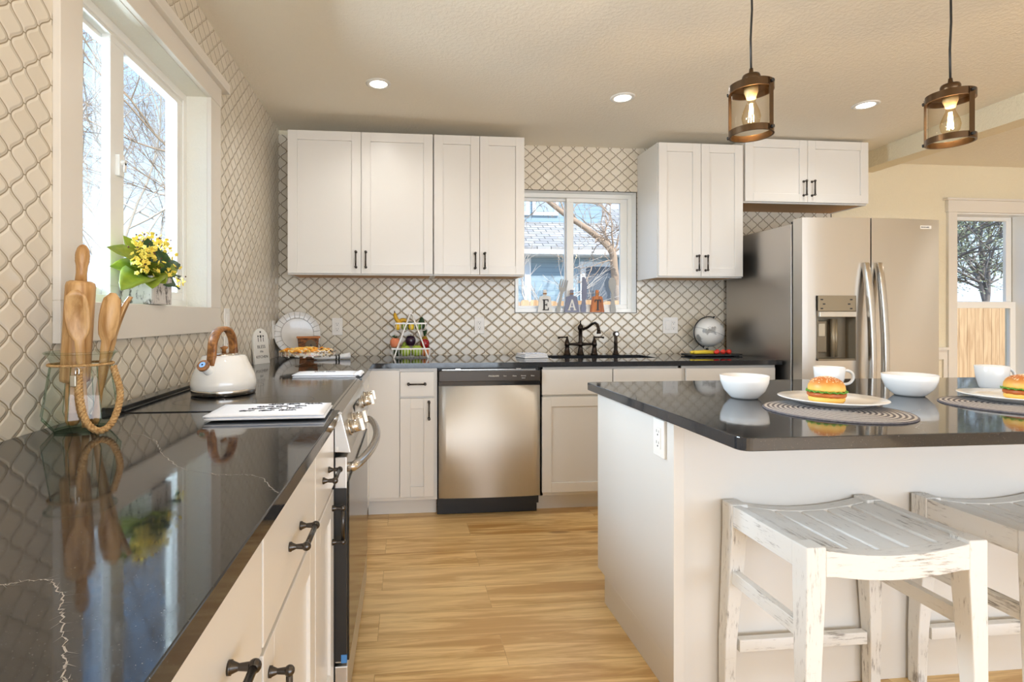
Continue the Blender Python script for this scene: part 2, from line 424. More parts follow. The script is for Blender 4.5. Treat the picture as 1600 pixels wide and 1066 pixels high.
# back wall
BW = (1.654, 2.557, 1.217, 2.098); DW = (5.165, 5.80, .42, 2.005)
mb = MB(); wall_with_holes(-.16, 7.56, 0, 2.66, [BW, DW], lambda a, b, c, d: mb.box(a, b, .008, WT, c, d)); struct('wall_back', mb, M_wall)
mb = MB(); wall_with_holes(0, 4.104, .6, 2.44, [BW], lambda a, b, c, d: mb.box(a, b, 0, .008, c, d)); struct('wall_back_tile', mb, M_tile_b)
mb = MB(); mb.box(BW[0]-.004, BW[1]+.004, -.002, .004, BW[3], BW[3]+.005).box(BW[0]-.004, BW[1]+.004, -.002, .004, BW[2]-.005, BW[2]).box(BW[1], BW[1]+.005, -.002, .004, BW[2], BW[3]).box(BW[0]-.005, BW[0], -.002, .004, BW[2], BW[3]).box(4.104, 4.108, -.003, .008, .6, 2.43)
struct('trim_2', mb, mat('tile_edge_strip', srgb(60, 58, 54), .35, .6))['label'] = 'thin dark metal strip edging the tile around the sink window'
# walls behind the camera
mb = MB(); wall_with_holes(-.16, 7.56, 0, 2.66, [(.5, 6.4, .15, 2.35)], lambda a, b, c, d: mb.box(a, b, -7.66, -7.5, c, d)); struct('wall_rear', mb, M_plain)
mb = MB(); wall_with_holes(-7.5, .008, 0, 2.66, [], lambda a, b, c, d: mb.box(7.4, 7.56, a, b, c, d)); struct('wall_right', mb, M_plain)

# ---- left window (window_1): casing, vinyl frame, sashes
w1 = thing('window_1', 'white sliding window with wide casing on the left tiled wall', 'window', (0, -1.73, 1.226)); w1['kind'] = 'structure'
y0, y1, z0, z1 = LW
mb = MB(); mb.box(0, .019, y0-.092, y0, z0, z1).box(0, .019, y1, y1+.12, z0, z1)
mb.box(0, .019, y0-.092, y1+.12, z0-.108, z0)
mb.box(0, .021, y0-.099, y1+.125, z1, z1+.085)
mb.box(0, .042, y0-.125, y1+.180, z1+.085, z1+.130)
build('casing', mb, M_trim, w1, .0015)
XW = -.085
mb = MB(); e = .0015; mb.box(XW, .0005, y0, y1, z0, z0+e).box(XW, .0005, y0, y1, z1-e, z1).box(XW, .0005, y1-e, y1, z0, z1).box(XW, .0005, y0, y0+e, z0, z1)
build('reveal', mb, M_reveal, w1)
mb = MB(); fw = .030
mb.box(-.16, XW, y0, y1, z0, z0+fw).box(-.16, XW, y0, y1, z1-fw, z1).box(-.16, XW, y0, y0+fw, z0+fw, z1-fw).box(-.16, XW, y1-fw, y1, z0+fw, z1-fw)
build('window_frame', mb, M_vinyl, w1, .002)
def sash_x(name, xa, xb, a, b, c, d, w, wl, wr):
    mb = MB()
    mb.box(xa, xb, a, b, c, c+w).box(xa, xb, a, b, d-w, d).box(xa, xb, a, a+wl, c+w, d-w).box(xa, xb, b-wr, b, c+w, d-w)
    s = build(name, mb, M_vinyl, w1, .002)
    build('pane', MB().box((xa+xb)/2-.002, (xa+xb)/2+.002, a+wl, b-wr, c+w, d-w), M_pane, s)
    return s
sash_x('fixed_sash', -.146, -.122, y0+fw, -1.775, z0+fw, z1-fw, .026, .026, .05)
s2 = sash_x('sliding_sash', -.118, -.090, -1.895, y1-fw, z0+fw, z1-fw, .032, .082, .05)
mb = MB(); mb.box(-.090, -.076, -1.868, -1.838, 1.655, 1.725); mb.cyl((-.078, -1.853, 1.70), (-.064, -1.853, 1.70), .009, n=12).box(-.070, -.064, -1.859, -1.847, 1.668, 1.70)
build('latch', mb, M_vinyl, s2, .001)
build('track', MB().box(-.120, -.089, y0+fw, y1-fw, z1-fw-.012, z1-fw), M_white, w1)

# ---- sink window (window_2)
w2 = thing('window_2', 'white sliding window above the sink, sill lined with ornaments', 'window', (2.1, .05, 1.217)); w2['kind'] = 'structure'
x0, x1, z0, z1 = BW
mb = MB(); e = .0015; mb.box(x0, x1, .0, .10, z0, z0+e).box(x0, x1, 0, .10, z1-e, z1).box(x0, x0+e, 0, .10, z0, z1).box(x1-e, x1, 0, .10, z0, z1)
build('reveal', mb, M_vinyl, w2)
mb = MB(); fw = .03
mb.box(x0, x1, .075, .16, z0, z0+fw).box(x0, x1, .075, .16, z1-fw, z1).box(x0, x0+fw, .075, .16, z0+fw, z1-fw).box(x1-fw, x1, .075, .16, z0+fw, z1-fw)
build('window_frame', mb, M_vinyl, w2, .002)
def sash_y(name, par, ya, yb, a, b, c, d, wl, wr, wb, wt):
    mb = MB(); mb.box(a, b, ya, yb, c, c+wb).box(a, b, ya, yb, d-wt, d).box(a, a+wl, ya, yb, c+wb, d-wt).box(b-wr, b, ya, yb, c+wb, d-wt)
    s = build(name, mb, M_vinyl, par, .002)
    build('pane', MB().box(a+wl, b-wr, (ya+yb)/2-.002, (ya+yb)/2+.002, c+wb, d-wt), M_pane, s); return s
sash_y('fixed_sash', w2, .118, .14, x0+fw, 2.10, z0+fw, z1-fw, .02, .045, .02, .02)
sash_y('sliding_sash', w2, .09, .115, 2.062, x1-fw, z0+fw, z1-fw, .052, .052, .03, .03)

# ---- dining window (window_3): double hung with casing
w3 = thing('window_3', 'tall white double hung window right of the fridge', 'window', (5.48, 0, .42)); w3['kind'] = 'structure'
x0, x1, z0, z1 = DW
mb = MB(); mb.box(x0-.075, x0, -.012, .008, z0-.1, z1).box(x1, x1+.075, -.012, .008, z0-.1, z1).box(x0-.075, x1+.075, -.012, .008, z0-.1, z0)
mb.box(x0-.085, x1+.085, -.018, .008, z1, z1+.092).box(x0-.105, x1+.105, -.03, .008, z1+.092, z1+.108)
build('casing', mb, M_trim, w3, .0015)
mb = MB(); mb.box(x0, x1, .008, .10, z0, z0+.01).box(x0, x1, .008, .10, z1-.01, z1).box(x0, x0+.01, .008, .10, z0, z1).box(x1-.01, x1, .008, .10, z0, z1)
build('window_frame', mb, M_vinyl, w3)
sash_y('upper_sash', w3, .105, .13, x0+.01, x1-.01, 1.27, z1-.01, .03, .05, .04, .03)
sash_y('lower_sash', w3, .075, .10, x0+.01, x1-.01, z0+.01, 1.305, .03, .05, .05, .05)
# wainscot chair rail on the dining wall
mb = MB()
for a, b in ((4.13, DW[0]-.075), (DW[1]+.075, 7.4)):
    mb.box(a, b, -.004, .008, .852, .925).box(a, b, -.022, .008, .925, .947)
    mb.box(a, b, -.010, .008, 0, .12); n = max(1, round((b-a)/.42))
    for i in range(n+1):
        xx = a+(b-a)*i/n; mb.box(max(a, xx-.035), min(b, xx+.035), -.004, .008, .12, .852)
struct('trim_3', mb, M_trim)['label'] = 'white wainscot with chair rail on the dining wall'

mb = MB()
mb.box(7.385, 7.4, -7.5, 0, 0, .13).box(7.392, 7.4, -7.5, 0, .13, .86).box(7.38, 7.4, -7.5, 0, .86, .93).box(7.37, 7.4, -7.5, 0, .93, .95)
struct('trim_4', mb, M_trim)['label'] = 'white wainscot on the right wall'
# ================================================================ cabinets
def handle_mb(p, axis, out, L=.096):
    """bar pull: two flared posts standing along out, bar along axis"""
    p = Vector(p); a = Vector(axis); o = Vector(out); mb = MB()
    for s in (-1, 1):
        b = p+a*(s*L/2)
        mb.cyl(b, b+o*.004, .0085, .0085, 14).cyl(b+o*.004, b+o*.012, .0075, .0042, 14, False).cyl(b+o*.012, b+o*.026, .0042, .0055, 14, False)
        mb.sphere(b+o*.030, .0082, 14, 8)
    mb.cyl(p-a*L/2+o*.030, p+a*L/2+o*.030, .0052, n=14)
    return mb
def shaker(kind, a0, a1, z0, z1, face, th=.019, st=.058, rec=.008, plain=False):
    """door or drawer front in the plane `face`; kind 'y': a is x and it faces -y; kind 'x': a is y and it faces +x"""
    mb = MB()
    def bx(p0, p1, q0, q1, d0, d1):
        if kind == 'y': mb.box(p0, p1, face+d0, face+d1, q0, q1)
        else: mb.box(face-d1, face-d0, p0, p1, q0, q1)
    if plain: bx(a0, a1, z0, z1, 0, th); return mb
    bx(a0, a0+st, z0, z1, 0, th); bx(a1-st, a1, z0, z1, 0, th); bx(a0+st, a1-st, z0, z0+st, 0, th); bx(a0+st, a1-st, z1-st, z1, 0, th)
    bx(a0+st, a1-st, z0+st, z1-st, rec, th)
    return mb
def door(par, name, kind, a0, a1, z0, z1, face, hp=None, hv=True, plain=False, st=.058):
    d = build(name, shaker(kind, a0, a1, z0, z1, face, plain=plain, st=st), M_cab, par, .0016)
    if hp is not None:
        if kind == 'y': h = handle_mb((hp[0], face, hp[1]), (0, 0, 1) if hv else (1, 0, 0), (0, -1, 0))
        else: h = handle_mb((face, hp[0], hp[1]), (0, 0, 1) if hv else (0, 1, 0), (1, 0, 0))
        build('handle', h, M_gun, d)
    return d
def upper(label, x0, x1, z0, z1, d=.305, hz=1.549, split=None, under=M_under):
    t = thing('wall_cabinet', label, 'cabinet', ((x0+x1)/2, 0, z0), 'white shaker wall cabinets'); F = -d-.021
    mb = MB(); mb.box(x0, x1, -d, -.001, z0+.012, z1); build('body', mb, M_cab, t, .001)
    mb = MB(); mb.box(x0+.016, x1-.016, -d+.018, -.002, z0+.004, z0+.0118); build('underside', mb, under, t)
    mb = MB(); mb.box(x0, x1, -d, -d+.018, z0, z0+.012).box(x0, x0+.016, -d+.018, -.002, z0, z0+.012).box(x1-.016, x1, -d+.018, -.002, z0, z0+.012); build('bottom_rail', mb, [M_cab], t)
    m_ = split or (x0+x1)/2
    door(t, 'door', 'y', x0+.003, m_-.0015, z0+.008, z1-.003, F, (m_-.031, hz)); door(t, 'door', 'y', m_+.0015, x1-.003, z0+.008, z1-.003, F, (m_+.031, hz))
    return t
upper('wide white two-door wall cabinet in the left corner', .128, 1.047, 1.452, 2.366, split=.587)
upper('white two-door wall cabinet between the corner cabinet and the window', 1.050, 1.650, 1.452, 2.366)
upper('white two-door wall cabinet just right of the sink window', 2.566, 3.174, 1.452, 2.366)
upper('short white two-door cabinet above the steel fridge', 3.186, 4.110, 1.972, 2.414, hz=2.075)

def base_body(t, x0, x1, y0, y1, toe='y', z1=.884):
    mb = MB()
    if toe == 'y': mb.box(x0, x1, y0, y1, .105, z1)
    else: mb.box(x0, x1, y0, y1, .105, z1)
    build('body', mb, M_cab, t, .001)
    if toe == 'y': build('toe_kick', MB().box(x0, x1, y0+.075, y0+.09, 0, .105), M_cab, t)
    else: build('toe_kick', MB().box(x1-.09, x1-.075, y0, y1, 0, .105), M_cab, t)
YF = -.632     # door faces on the back run
YB = YF+.020   # cabinet boxes behind
t = thing('base_cabinet', 'narrow white base cabinet with drawer, left of the dishwasher', 'cabinet', (.85, -.3, 0), 'white base cabinets under the back counter')
base_body(t, .648, 1.056, YB, -.01)
build('blind_panel', MB().box(.650, .834, YF+.004, YF+.02, .128, .872), M_cab, t, .001)
door(t, 'drawer', 'y', .838, 1.036, .718, .862, YF, (.935, .792), False, True)
door(t, 'door', 'y', .838, 1.036, .128, .706, YF, (1.006, .637), st=.060)
t = thing('base_cabinet', 'white sink base cabinet right of the dishwasher, two false drawer fronts', 'cabinet', (2.1, -.3, 0), 'white base cabinets under the back counter')
mb = MB().box(1.676, 2.566, YB, YB+.02, .105, .884).box(1.676, 1.694, YB, -.01, .105, .884).box(2.548, 2.566, YB, -.01, .105, .884).box(1.694, 2.548, YB+.02, -.01, .105, .12)
build('body', mb, M_cab, t, .001); build('toe_kick', MB().box(1.676, 2.566, YB+.075, YB+.09, 0, .105), M_cab, t)
for a, b, h in ((1.684, 2.121, 2.09), (2.127, 2.560, 2.16)):
    door(t, 'false_drawer_front', 'y', a, b, .716, .868, YF, None, plain=True); door(t, 'door', 'y', a, b, .128, .702, YF, (h, .637))
t = thing('base_cabinet', 'white base cabinet at the right end of the back counter, beside the fridge', 'cabinet', (2.88, -.3, 0), 'white base cabinets under the back counter')
base_body(t, 2.570, 3.190, YB, -.01)
door(t, 'drawer', 'y', 2.592, 3.178, .716, .866, YF, (2.885, .79), False, True); door(t, 'door', 'y', 2.592, 2.883, .128, .702, YF, (2.853, .637)); door(t, 'door', 'y', 2.887, 3.178, .128, .702, YF, (2.917, .637))

XF = .664      # door faces on the left run
XB = XF-.020
def lbase(label, y0, y1, pull='far', drawer=True):
    t = thing('base_cabinet', label, 'cabinet', (.3, (y0+y1)/2, 0), 'white base cabinets along the left wall')
    base_body(t, .01, XB, y0, y1, 'x')
    door(t, 'drawer', 'x', y0+.003, y1-.003, .698, .868, XF, ((y0+y1)/2, .772), False, True)
    hy = y1-.035 if pull == 'far' else y0+.035
    door(t, 'door', 'x', y0+.003, y1-.003, .128, .686, XF, (hy, .594), st=.062)
    return t
lbase('white base cabinet beside the near edge of the range', -2.478, -2.168, 'far')
lbase('middle white base cabinet of the left run, second before the range', -2.925, -2.481, 'near')
lbase('closest white base cabinet under the left counter', -3.32, -2.928, 'far')
lbase('white base cabinet at the near end of the left counter', -3.72, -3.323, 'near')
t = thing('base_cabinet', 'white corner base cabinet on the far side of the range', 'cabinet', (.3, -.8, 0), 'white base cabinets along the left wall')
base_body(t, .01, XB, -1.396, -.615, 'x'); door(t, 'door', 'x', -1.393, -.70, .128, .868, XF, None)

# ================================================================ counters
def rng_line(pts, w, rng, z, sub=14, j=.0022):
    """thin vein strip lying in the stone's face"""
    P = []
    for (a, b) in zip(pts, pts[1:]):
        for i in range(sub): t_ = i/sub; P.append((a[0]*(1-t_)+b[0]*t_+rng.uniform(-j, j), a[1]*(1-t_)+b[1]*t_+rng.uniform(-j, j)))
    P.append(pts[-1]); mb = MB()
    for a, b in zip(P, P[1:]):
        d = Vector((b[0]-a[0], b[1]-a[1])); L = d.length or 1e-6; n = Vector((-d.y, d.x))/L*w*rng.uniform(.3, 1); k = len(mb.v)
        mb.v += [(a[0]-n.x, a[1]-n.y, z), (a[0]+n.x, a[1]+n.y, z), (b[0]+n.x, b[1]+n.y, z), (b[0]-n.x, b[1]-n.y, z)]; mb.face((k, k+1, k+2, k+3), 1)
        if rng.random() < .6:
            k = len(mb.v); e = n.normalized()*rng.choice((-1, 1))*rng.uniform(.003, .014)
            mb.v += [(a[0], a[1], z), (a[0]+.0006, a[1]+.0004, z), (a[0]+e.x+.003, a[1]+e.y, z)]; mb.face((k, k+1, k+2), 1)
    return mb
CT = .914
rg = random.Random(4)
mb = MB().box(.002, .681, -3.78, -2.166, CT-.030, CT)
c = build('countertop', mb, [M_quartz, M_vein], None, .002, loc=(.34, -2.9, CT-.03))
tag(c, 'black quartz countertop in front of the range, under the left window', 'countertop')
vm = rng_line([(.14,-2.385),(.201,-2.405),(.276,-2.453),(.334,-2.521),(.403,-2.644),(.48,-2.746),(.552,-2.783),(.608,-2.789),(.636,-2.813),(.662,-2.868),(.678,-2.89)], .0008, rg, CT+.0002)
build('vein', vm, [M_quartz, M_vein], c, fixn=False)['label'] = 'thin pale grey mineral vein'
vm = (rng_line([(.40,-3.16),(.467,-3.147),(.485,-3.139),(.51,-3.139),(.537,-3.169),(.561,-3.206),(.589,-3.247),(.608,-3.281),(.621,-3.301),(.64,-3.36)], .0009, rg, CT+.0002, 12, .0022))
build('vein', vm, [M_quartz, M_vein], c, fixn=False)['label'] = 'thin pale grey mineral vein'
mb = MB()
mb.box(.002, .681, -1.397, -.644, CT-.030, CT).box(.002, 1.815, -.644, -.002, CT-.030, CT).box(2.530, 3.216, -.644, -.002, CT-.030, CT)
mb.box(1.815, 2.530, -.644, -.40, CT-.030, CT).box(1.815, 2.530, -.118, -.002, CT-.030, CT)
tag(build('countertop', mb, M_quartz, None, 0, loc=(1.6, -.3, CT-.03)), 'black quartz L-shaped countertop along the back wall and corner', 'countertop')
# undermount sink
mb = MB(); sx0, sx1, sy0, sy1, sb = 1.800, 2.545, -.415, -.104, .70
mb.box(sx0, sx1, sy0, sy1, sb-.008, sb).box(sx0, sx0+.012, sy0, sy1, sb, CT-.031).box(sx1-.012, sx1, sy0, sy1, sb, CT-.031).box(sx0, sx1, sy0, sy0+.012, sb, CT-.031).box(sx0, sx1, sy1-.012, sy1, sb, CT-.031)
t = thing('sink', 'black undermount sink below the window', 'sink', (2.17, -.26, sb)); build('basin', mb, M_blackm, t, .003)
build('drain', MB().lathe([(0, .001), (.03, .001), (.042, .004), (.042, 0)], (2.17, -.26, sb), 24), M_chrome, t)

# ================================================================ faucet and sprayer
FY = -.066
t = thing('bridge_faucet', 'dark bronze bridge faucet with two lever handles below the window', 'faucet', (2.114, FY, CT))
def fpost(x, r=1.0): return MB().lathe([(0, 0), (.026*r, 0), (.026*r, .006), (.021*r, .012), (.017*r, .04), (.0135*r, .058), (.018*r, .066), (.019*r, .076), (.0175*r, .086)], (x, FY, CT), 24)
mb = fpost(2.114); mb.lathe([(.0175, .086), (.0135, .096), (.0135, .175), (.019, .182), (.02, .196), (.016, .206), (.009, .216), (.0045, .222), (.004, .235), (.0055, .240), (0, .246)], (2.114, FY, CT), 24)
build('center_column', mb, M_bronze, t)
build('bridge', MB().tube([(2.016, FY, CT+.076), (2.065, FY, CT+.076), (2.10, FY, CT+.076), (2.13, FY, CT+.076), (2.165, FY, CT+.076), (2.214, FY, CT+.076)], [.0075, .009, .013, .013, .009, .0075], 14), M_bronze, t)
sp = [(2.114, FY, CT+.189), (2.127, FY-.03, CT+.184), (2.145, FY-.07, CT+.198), (2.160, FY-.11, CT+.222), (2.170, FY-.14, CT+.229), (2.178, FY-.162, CT+.217), (2.182, FY-.172, CT+.19), (2.183, FY-.174, CT+.168)]
b = build('spout', MB().tube(sp, [.010, .0095, .0095, .0095, .0095, .010, .0105, .0115], 14), M_bronze, t)
build('aerator', MB().cyl((2.183, FY-.174, CT+.170), (2.184, FY-.175, CT+.155), .0135, .0145, 18), M_bronze, b)
for x, s in ((2.016, -1), (2.216, 1)):
    p = build('valve', fpost(x).lathe([(.0175, .086), (.013, .10), (.008, .118), (.0065, .124), (.0085, .128), (0, .134)], (x, FY, CT), 24), M_bronze, t)
    build('lever', MB().tube([(x-s*.006, FY, CT+.125), (x+s*.02, FY, CT+.126), (x+s*.05, FY-.005, CT+.125), (x+s*.068, FY-.01, CT+.122)], [.006, .0045, .0055, .0085], 12), M_bronze, p)
t = thing('side_sprayer', 'dark bronze side sprayer right of the faucet', 'sprayer', (2.375, FY, CT))
build('base', MB().lathe([(0, 0), (.024, 0), (.024, .005), (.018, .014), (.015, .03)], (2.375, FY, CT), 20), M_bronze, t)
build('wand', MB().lathe([(.0125, .028), (.0135, .05), (.0125, .075), (.0145, .082), (.0115, .10), (.0125, .135), (.010, .14)], (2.375, FY, CT), 20), M_bronze, t)
build('spray_head', MB().cyl((2.375, FY-.02, CT+.148), (2.375, FY+.012, CT+.148), .0185, n=20), M_bronze, t)
build('spray_face', MB().cyl((2.375, FY-.022, CT+.148), (2.375, FY-.0202, CT+.148), .010, n=16), M_chrome, t)

# ================================================================ dishwasher
t = thing('dishwasher', 'stainless steel dishwasher with black control strip', 'dishwasher', (1.366, -.33, 0))
dx0, dx1 = 1.064, 1.669
build('body', MB().box(dx0-.002, dx1+.002, -.60, -.02, .06, .882), M_blackm, t)
mb = MB(); n = 14; F = -.638
for i in range(n):   # bowed steel door
    f = lambda k: F-.014*math.sin(PI*k/n)**.6
    a, b = dx0+(dx1-dx0)*i/n, dx0+(dx1-dx0)*(i+1)/n; k = len(mb.v)
    mb.v += [(a, f(i), .118), (b, f(i+1), .118), (b, f(i+1), .778), (a, f(i), .778), (a, -.60, .118), (b, -.60, .118), (b, -.60, .778), (a, -.60, .778)]
    mb.face((k, k+1, k+2, k+3), 0, True); mb.face((k+3, k+2, k+6, k+7)); mb.face((k, k+4, k+5, k+1))
    if i == 0: mb.face((k, k+3, k+7, k+4))
    if i == n-1: mb.face((k+1, k+5, k+6, k+2))
d = build('door_panel', mb, M_steeldw, t)
M_panel = mat('smoked_panel', srgb(62, 54, 46), .3, .3)
cp = build('control_panel', MB().box(dx0, dx1, -.652, -.60, .804, .866), M_panel, t, .003)
build('grip_recess', MB().box(dx0, dx1, -.640, -.60, .779, .8035), M_black, t)
build('mounting_bracket', MB().box(dx0+.02, dx1-.02, -.618, -.60, .868, .872).box(dx0+.10, dx0+.13, -.62, -.60, .872, .877).box(dx1-.14, dx1-.11, -.62, -.60, .872, .877), M_chrome, t)
mb = MB().add(text_mb('FRIGIDAIRE', .0125), TR(1.388, -.6525, .835) @ MXZ)
for x, s_ in ((1.455, 'Start'), (1.512, 'Heavy'), (1.566, 'Normal'), (1.622, 'Rinse')): mb.add(text_mb(s_, .0095), TR(x, -.6525, .835) @ MXZ)
mb.add(text_mb('Cancel', .008), TR(1.566, -.6525, .822) @ MXZ)
build('panel_lettering', mb, mat('panel_print', srgb(232, 228, 220), .5), cp)
build('kick_plate', MB().box(dx0-.006, dx1-.004, -.578, -.56, .002, .102), M_blackm, t, .002)

# ================================================================ fridge
t = thing('refrigerator', 'stainless steel side by side refrigerator with ice dispenser', 'refrigerator', (3.68, -.4, 0))
fx0, fx1, fm, fh = 3.232, 4.135, 3.655, 1.780
build('body', MB().box(fx0, fx1, -.700, -.04, .02, 1.757), M_steelside, t, .006)
build('hinge_cover', MB().box(fx0+.02, fx0+.07, -.765, -.67, 1.757, 1.775).box(fx1-.07, fx1-.02, -.765, -.67, 1.757, 1.775), M_blackm, t, .003)
build('gasket', MB().box(fx0+.015, fx1-.015, -.716, -.70, .08, 1.75), M_blackm, t)
def fdoor(a, b, name, hole=None):
    mb = MB(); n = 12
    g = lambda x: -.790-.026*(1-((x-(fx0+fx1)/2)/((fx1-fx0)/2))**2)
    xs = sorted(set([a+(b-a)*i/n for i in range(n+1)]+([hole[0], hole[1]] if hole else [])))
    zs = [.06, fh] if not hole else [.06, hole[2], hole[3], fh]
    for p, q in zip(xs, xs[1:]):
        for c_, d_ in zip(zs, zs[1:]):
            if hole and p >= hole[0]-1e-6 and q <= hole[1]+1e-6 and c_ == hole[2]: continue
            k = len(mb.v); mb.v += [(p, g(p), c_), (q, g(q), c_), (q, g(q), d_), (p, g(p), d_)]; mb.face((k, k+1, k+2, k+3), 0, True)
    for z, s_ in ((.06, 0), (fh, 1)):
        for p, q in zip(xs, xs[1:]):
            k = len(mb.v); mb.v += [(p, g(p), z), (q, g(q), z), (q, -.716, z), (p, -.716, z)]; mb.face((k, k+1, k+2, k+3))
    for x in (a, b):
        k = len(mb.v); mb.v += [(x, g(x), .06), (x, -.716, .06), (x, -.716, fh), (x, g(x), fh)]; mb.face((k, k+1, k+2, k+3))
    return build(name, mb, M_steel, t)
HO = (3.318, 3.560, .922, 1.312)
ld = fdoor(fx0, fm-.004, 'freezer_door', HO); rd = fdoor(fm+.004, fx1, 'fridge_door')
# dispenser
hx0, hx1, hz0, hz1 = HO
M_disp = mat('dispenser_panel', srgb(150, 136, 112), .4, .4); M_dispd = mat('dispenser_cavity', srgb(132, 120, 100), .45, .3)
mb = MB().box(hx0, hx1, -.742, -.738, hz0, hz1).box(hx0, hx0+.004, -.806, -.738, hz0, hz1).box(hx1-.004, hx1, -.815, -.738, hz0, hz1).box(hx0, hx1, -.812, -.738, hz0, hz0+.012)
dp = build('dispenser', mb, M_dispd, t)
build('display', MB().box(hx0, hx1, -.815, -.75, hz1-.094, hz1), M_disp, dp, .002)
mb = MB()
for i in range(3):
    for s in (0, 1):
        mb.box(hx0+.012+s*(.19)+i%2*.014*(1-2*s), hx0+.028+s*.19+i%2*.014*(1-2*s), -.8157, -.815, hz1-.028-i*.027, hz1-.020-i*.027)
build('button_print', mb, M_char, dp)
build('control_bar', MB().box(hx0+.002, hx1-.002, -.822, -.75, hz1-.128, hz1-.096), mat('pale_bar', srgb(206, 198, 184), .35, .5), dp, .003)
mb = MB().box(hx0+.02, hx0+.095, -.768, -.742, hz0+.045, hz1-.15); build('paddle', mb, M_dispd, dp, .008, 3)
mb = MB().box(hx0+.036, hx0+.078, -.772, -.768, hz0+.145, hz1-.168); build('paddle_pad', mb, mat('pad', srgb(202, 190, 168), .5), dp, .002)
build('nozzle', MB().cyl((hx0+.125, -.775, hz0+.02), (hx0+.125, -.775, hz1-.14), .014, n=16).cyl((hx0+.15, -.765, hz0+.02), (hx0+.15, -.765, hz1-.14), .012, n=16), M_disp, dp)
for x, s in ((fm-.042, -1), (fm+.042, 1)):
    pts = []; rr = []
    for i in range(21):
        k = i/20; z = .30+(1.51-.30)*k; bow = math.sin(PI*k)
        pts.append((x, -.822-.050*bow**.7, z)); rr.append(1)
    mb = MB()
    w, d = .019, .014; prev = None
    for p in pts:
        k = len(mb.v); mb.v += [(p[0]-w, p[1]+d, p[2]), (p[0]+w, p[1]+d, p[2]), (p[0]+w*.8, p[1]-d, p[2]), (p[0]-w*.8, p[1]-d, p[2])]
        if prev is not None:
            for i in range(4): mb.face((prev+i, prev+(i+1) % 4, k+(i+1) % 4, k+i), 0, True)
        else: mb.face((k, k+1, k+2, k+3))
        prev = k
    mb.face((prev, prev+1, prev+2, prev+3))
    mb.box(x-.012, x+.012, -.83, -.805, .30, .34).box(x-.012, x+.012, -.83, -.805, 1.47, 1.51)
    build('door_handle', mb, M_handle, ld if s < 0 else rd, .003)
lg = build('brand_plate', MB().box(3.985, 4.07, -.8035, -.79, 1.722, 1.742), mat('brand_plate', srgb(238, 236, 230), .3), rd)
build('plate_lettering', MB().add(text_mb('FRIGIDAIRE', .011), TR(4.028, -.8037, 1.732) @ MXZ), M_char, lg)
build('kick_grille', MB().box(fx0+.02, fx1-.02, -.70, -.69, .0, .06), M_blackm, t)

# ================================================================ range
RY0, RY1 = -2.163, -1.400
t = thing('range', 'slide-in stainless range with black glass cooktop', 'range', (.35, -1.78, 0))
build('body', MB().box(.06, .664, RY0+.002, RY1-.002, .03, .906), M_blackm, t)
ck = build('cooktop', MB().box(.07, .664, RY0-.001, RY1+.001, .906, .9165), M_black, t, .002)
build('steel_trim', MB().hexa([(.655, RY0-.001, .9165), (.684, RY0-.001, .900), (.684, RY1+.001, .900), (.655, RY1+.001, .9165), (.655, RY0-.001, .919), (.687, RY0-.001, .905), (.687, RY1+.001, .905), (.655, RY1+.001, .919)]), M_handle, t)
build('rear_vent', MB().box(.028, .072, RY0, RY1, .88, .930).box(.072, .088, RY0, RY1, .9165, .922), M_black, t, .002)
mb = MB()
for y, x, r_ in ((-1.98, .48, .095), (-1.98, .22, .075), (-1.59, .48, .075), (-1.59, .22, .095)):
    mb.lathe([(r_-.0012, .9168), (r_, .9168)], (x, y, 0), 48)
build('burner_ring', mb, mat('burner_print', srgb(70, 70, 72), .3), ck, fixn=False)
mb = MB().hexa([(.664, RY0, .790), (.712, RY0, .787), (.712, RY1, .787), (.664, RY1, .790), (.664, RY0, .905), (.684, RY0, .902), (.684, RY1, .902), (.664, RY1, .905)])
cp = build('control_panel', mb, M_steel, t, .002)
build('panel_slot', MB().box(.6705, .6765, RY0-.0012, RY0+.001, .797, .806), M_white, cp)
nrm = Vector((.115, 0, .028)).normalized(); upv = Vector((-.028, 0, .115)).normalized()
for y in (-2.085, -1.96, -1.60, -1.475):
    c_ = Vector((.698, y, .846)); k = MB().cyl(c_, c_+nrm*.006, .025, n=24).cyl(c_+nrm*.006, c_+nrm*.034, .0205, .0185, 24)
    kb = build('knob', k, M_chrome, t)
    g = MB(); q = c_+nrm*.036
    for sy, su in ((-1, -1), (1, -1), (1, 1), (-1, 1)): g.v.append(tuple(q+Vector((0, sy*.0055, 0))+upv*su*.02))
    for sy, su in ((-1, -1), (1, -1), (1, 1), (-1, 1)): g.v.append(tuple(q+nrm*.011+Vector((0, sy*.0045, 0))+upv*su*.019))
    for f_ in ((0,3,2,1),(4,5,6,7),(0,1,5,4),(1,2,6,5),(2,3,7,6),(3,0,4,7)): g.face(f_)
    build('grip', g, mat('knob_grip', srgb(226, 216, 198), .25, .6) if 'knob_grip' not in bpy.data.materials else bpy.data.materials['knob_grip'], kb, .0015)
build('display', MB().hexa([tuple(Vector((.693, y, z))+nrm*d) for d, z0_ in ((.0, 0), (.003, 0)) for y, z in ((-1.87, .822), (-1.69, .822), (-1.69, .875), (-1.87, .875))]), M_black, t)
od = build('oven_door', MB().box(.664, .700, RY0+.006, RY1-.006, .172, .774), M_steel, t, .003)
build('door_glass', MB().box(.700, .706, RY0+.012, RY1-.012, .176, .70), M_black, od, .002)
build('door_edge', MB().box(.6645, .6995, RY0+.001, RY0+.0059, .18, .684), M_blackm, od)
pts = [(.700, RY0+.02, .742)]+[(.716+.048*math.sin(PI*i/16)**.75, RY0+.02+(RY1-RY0-.04)*i/16, .742) for i in range(17)]+[(.700, RY1-.02, .742)]
build('door_handle', MB().tube(pts, [.014]*len(pts), 14), M_handle, od)
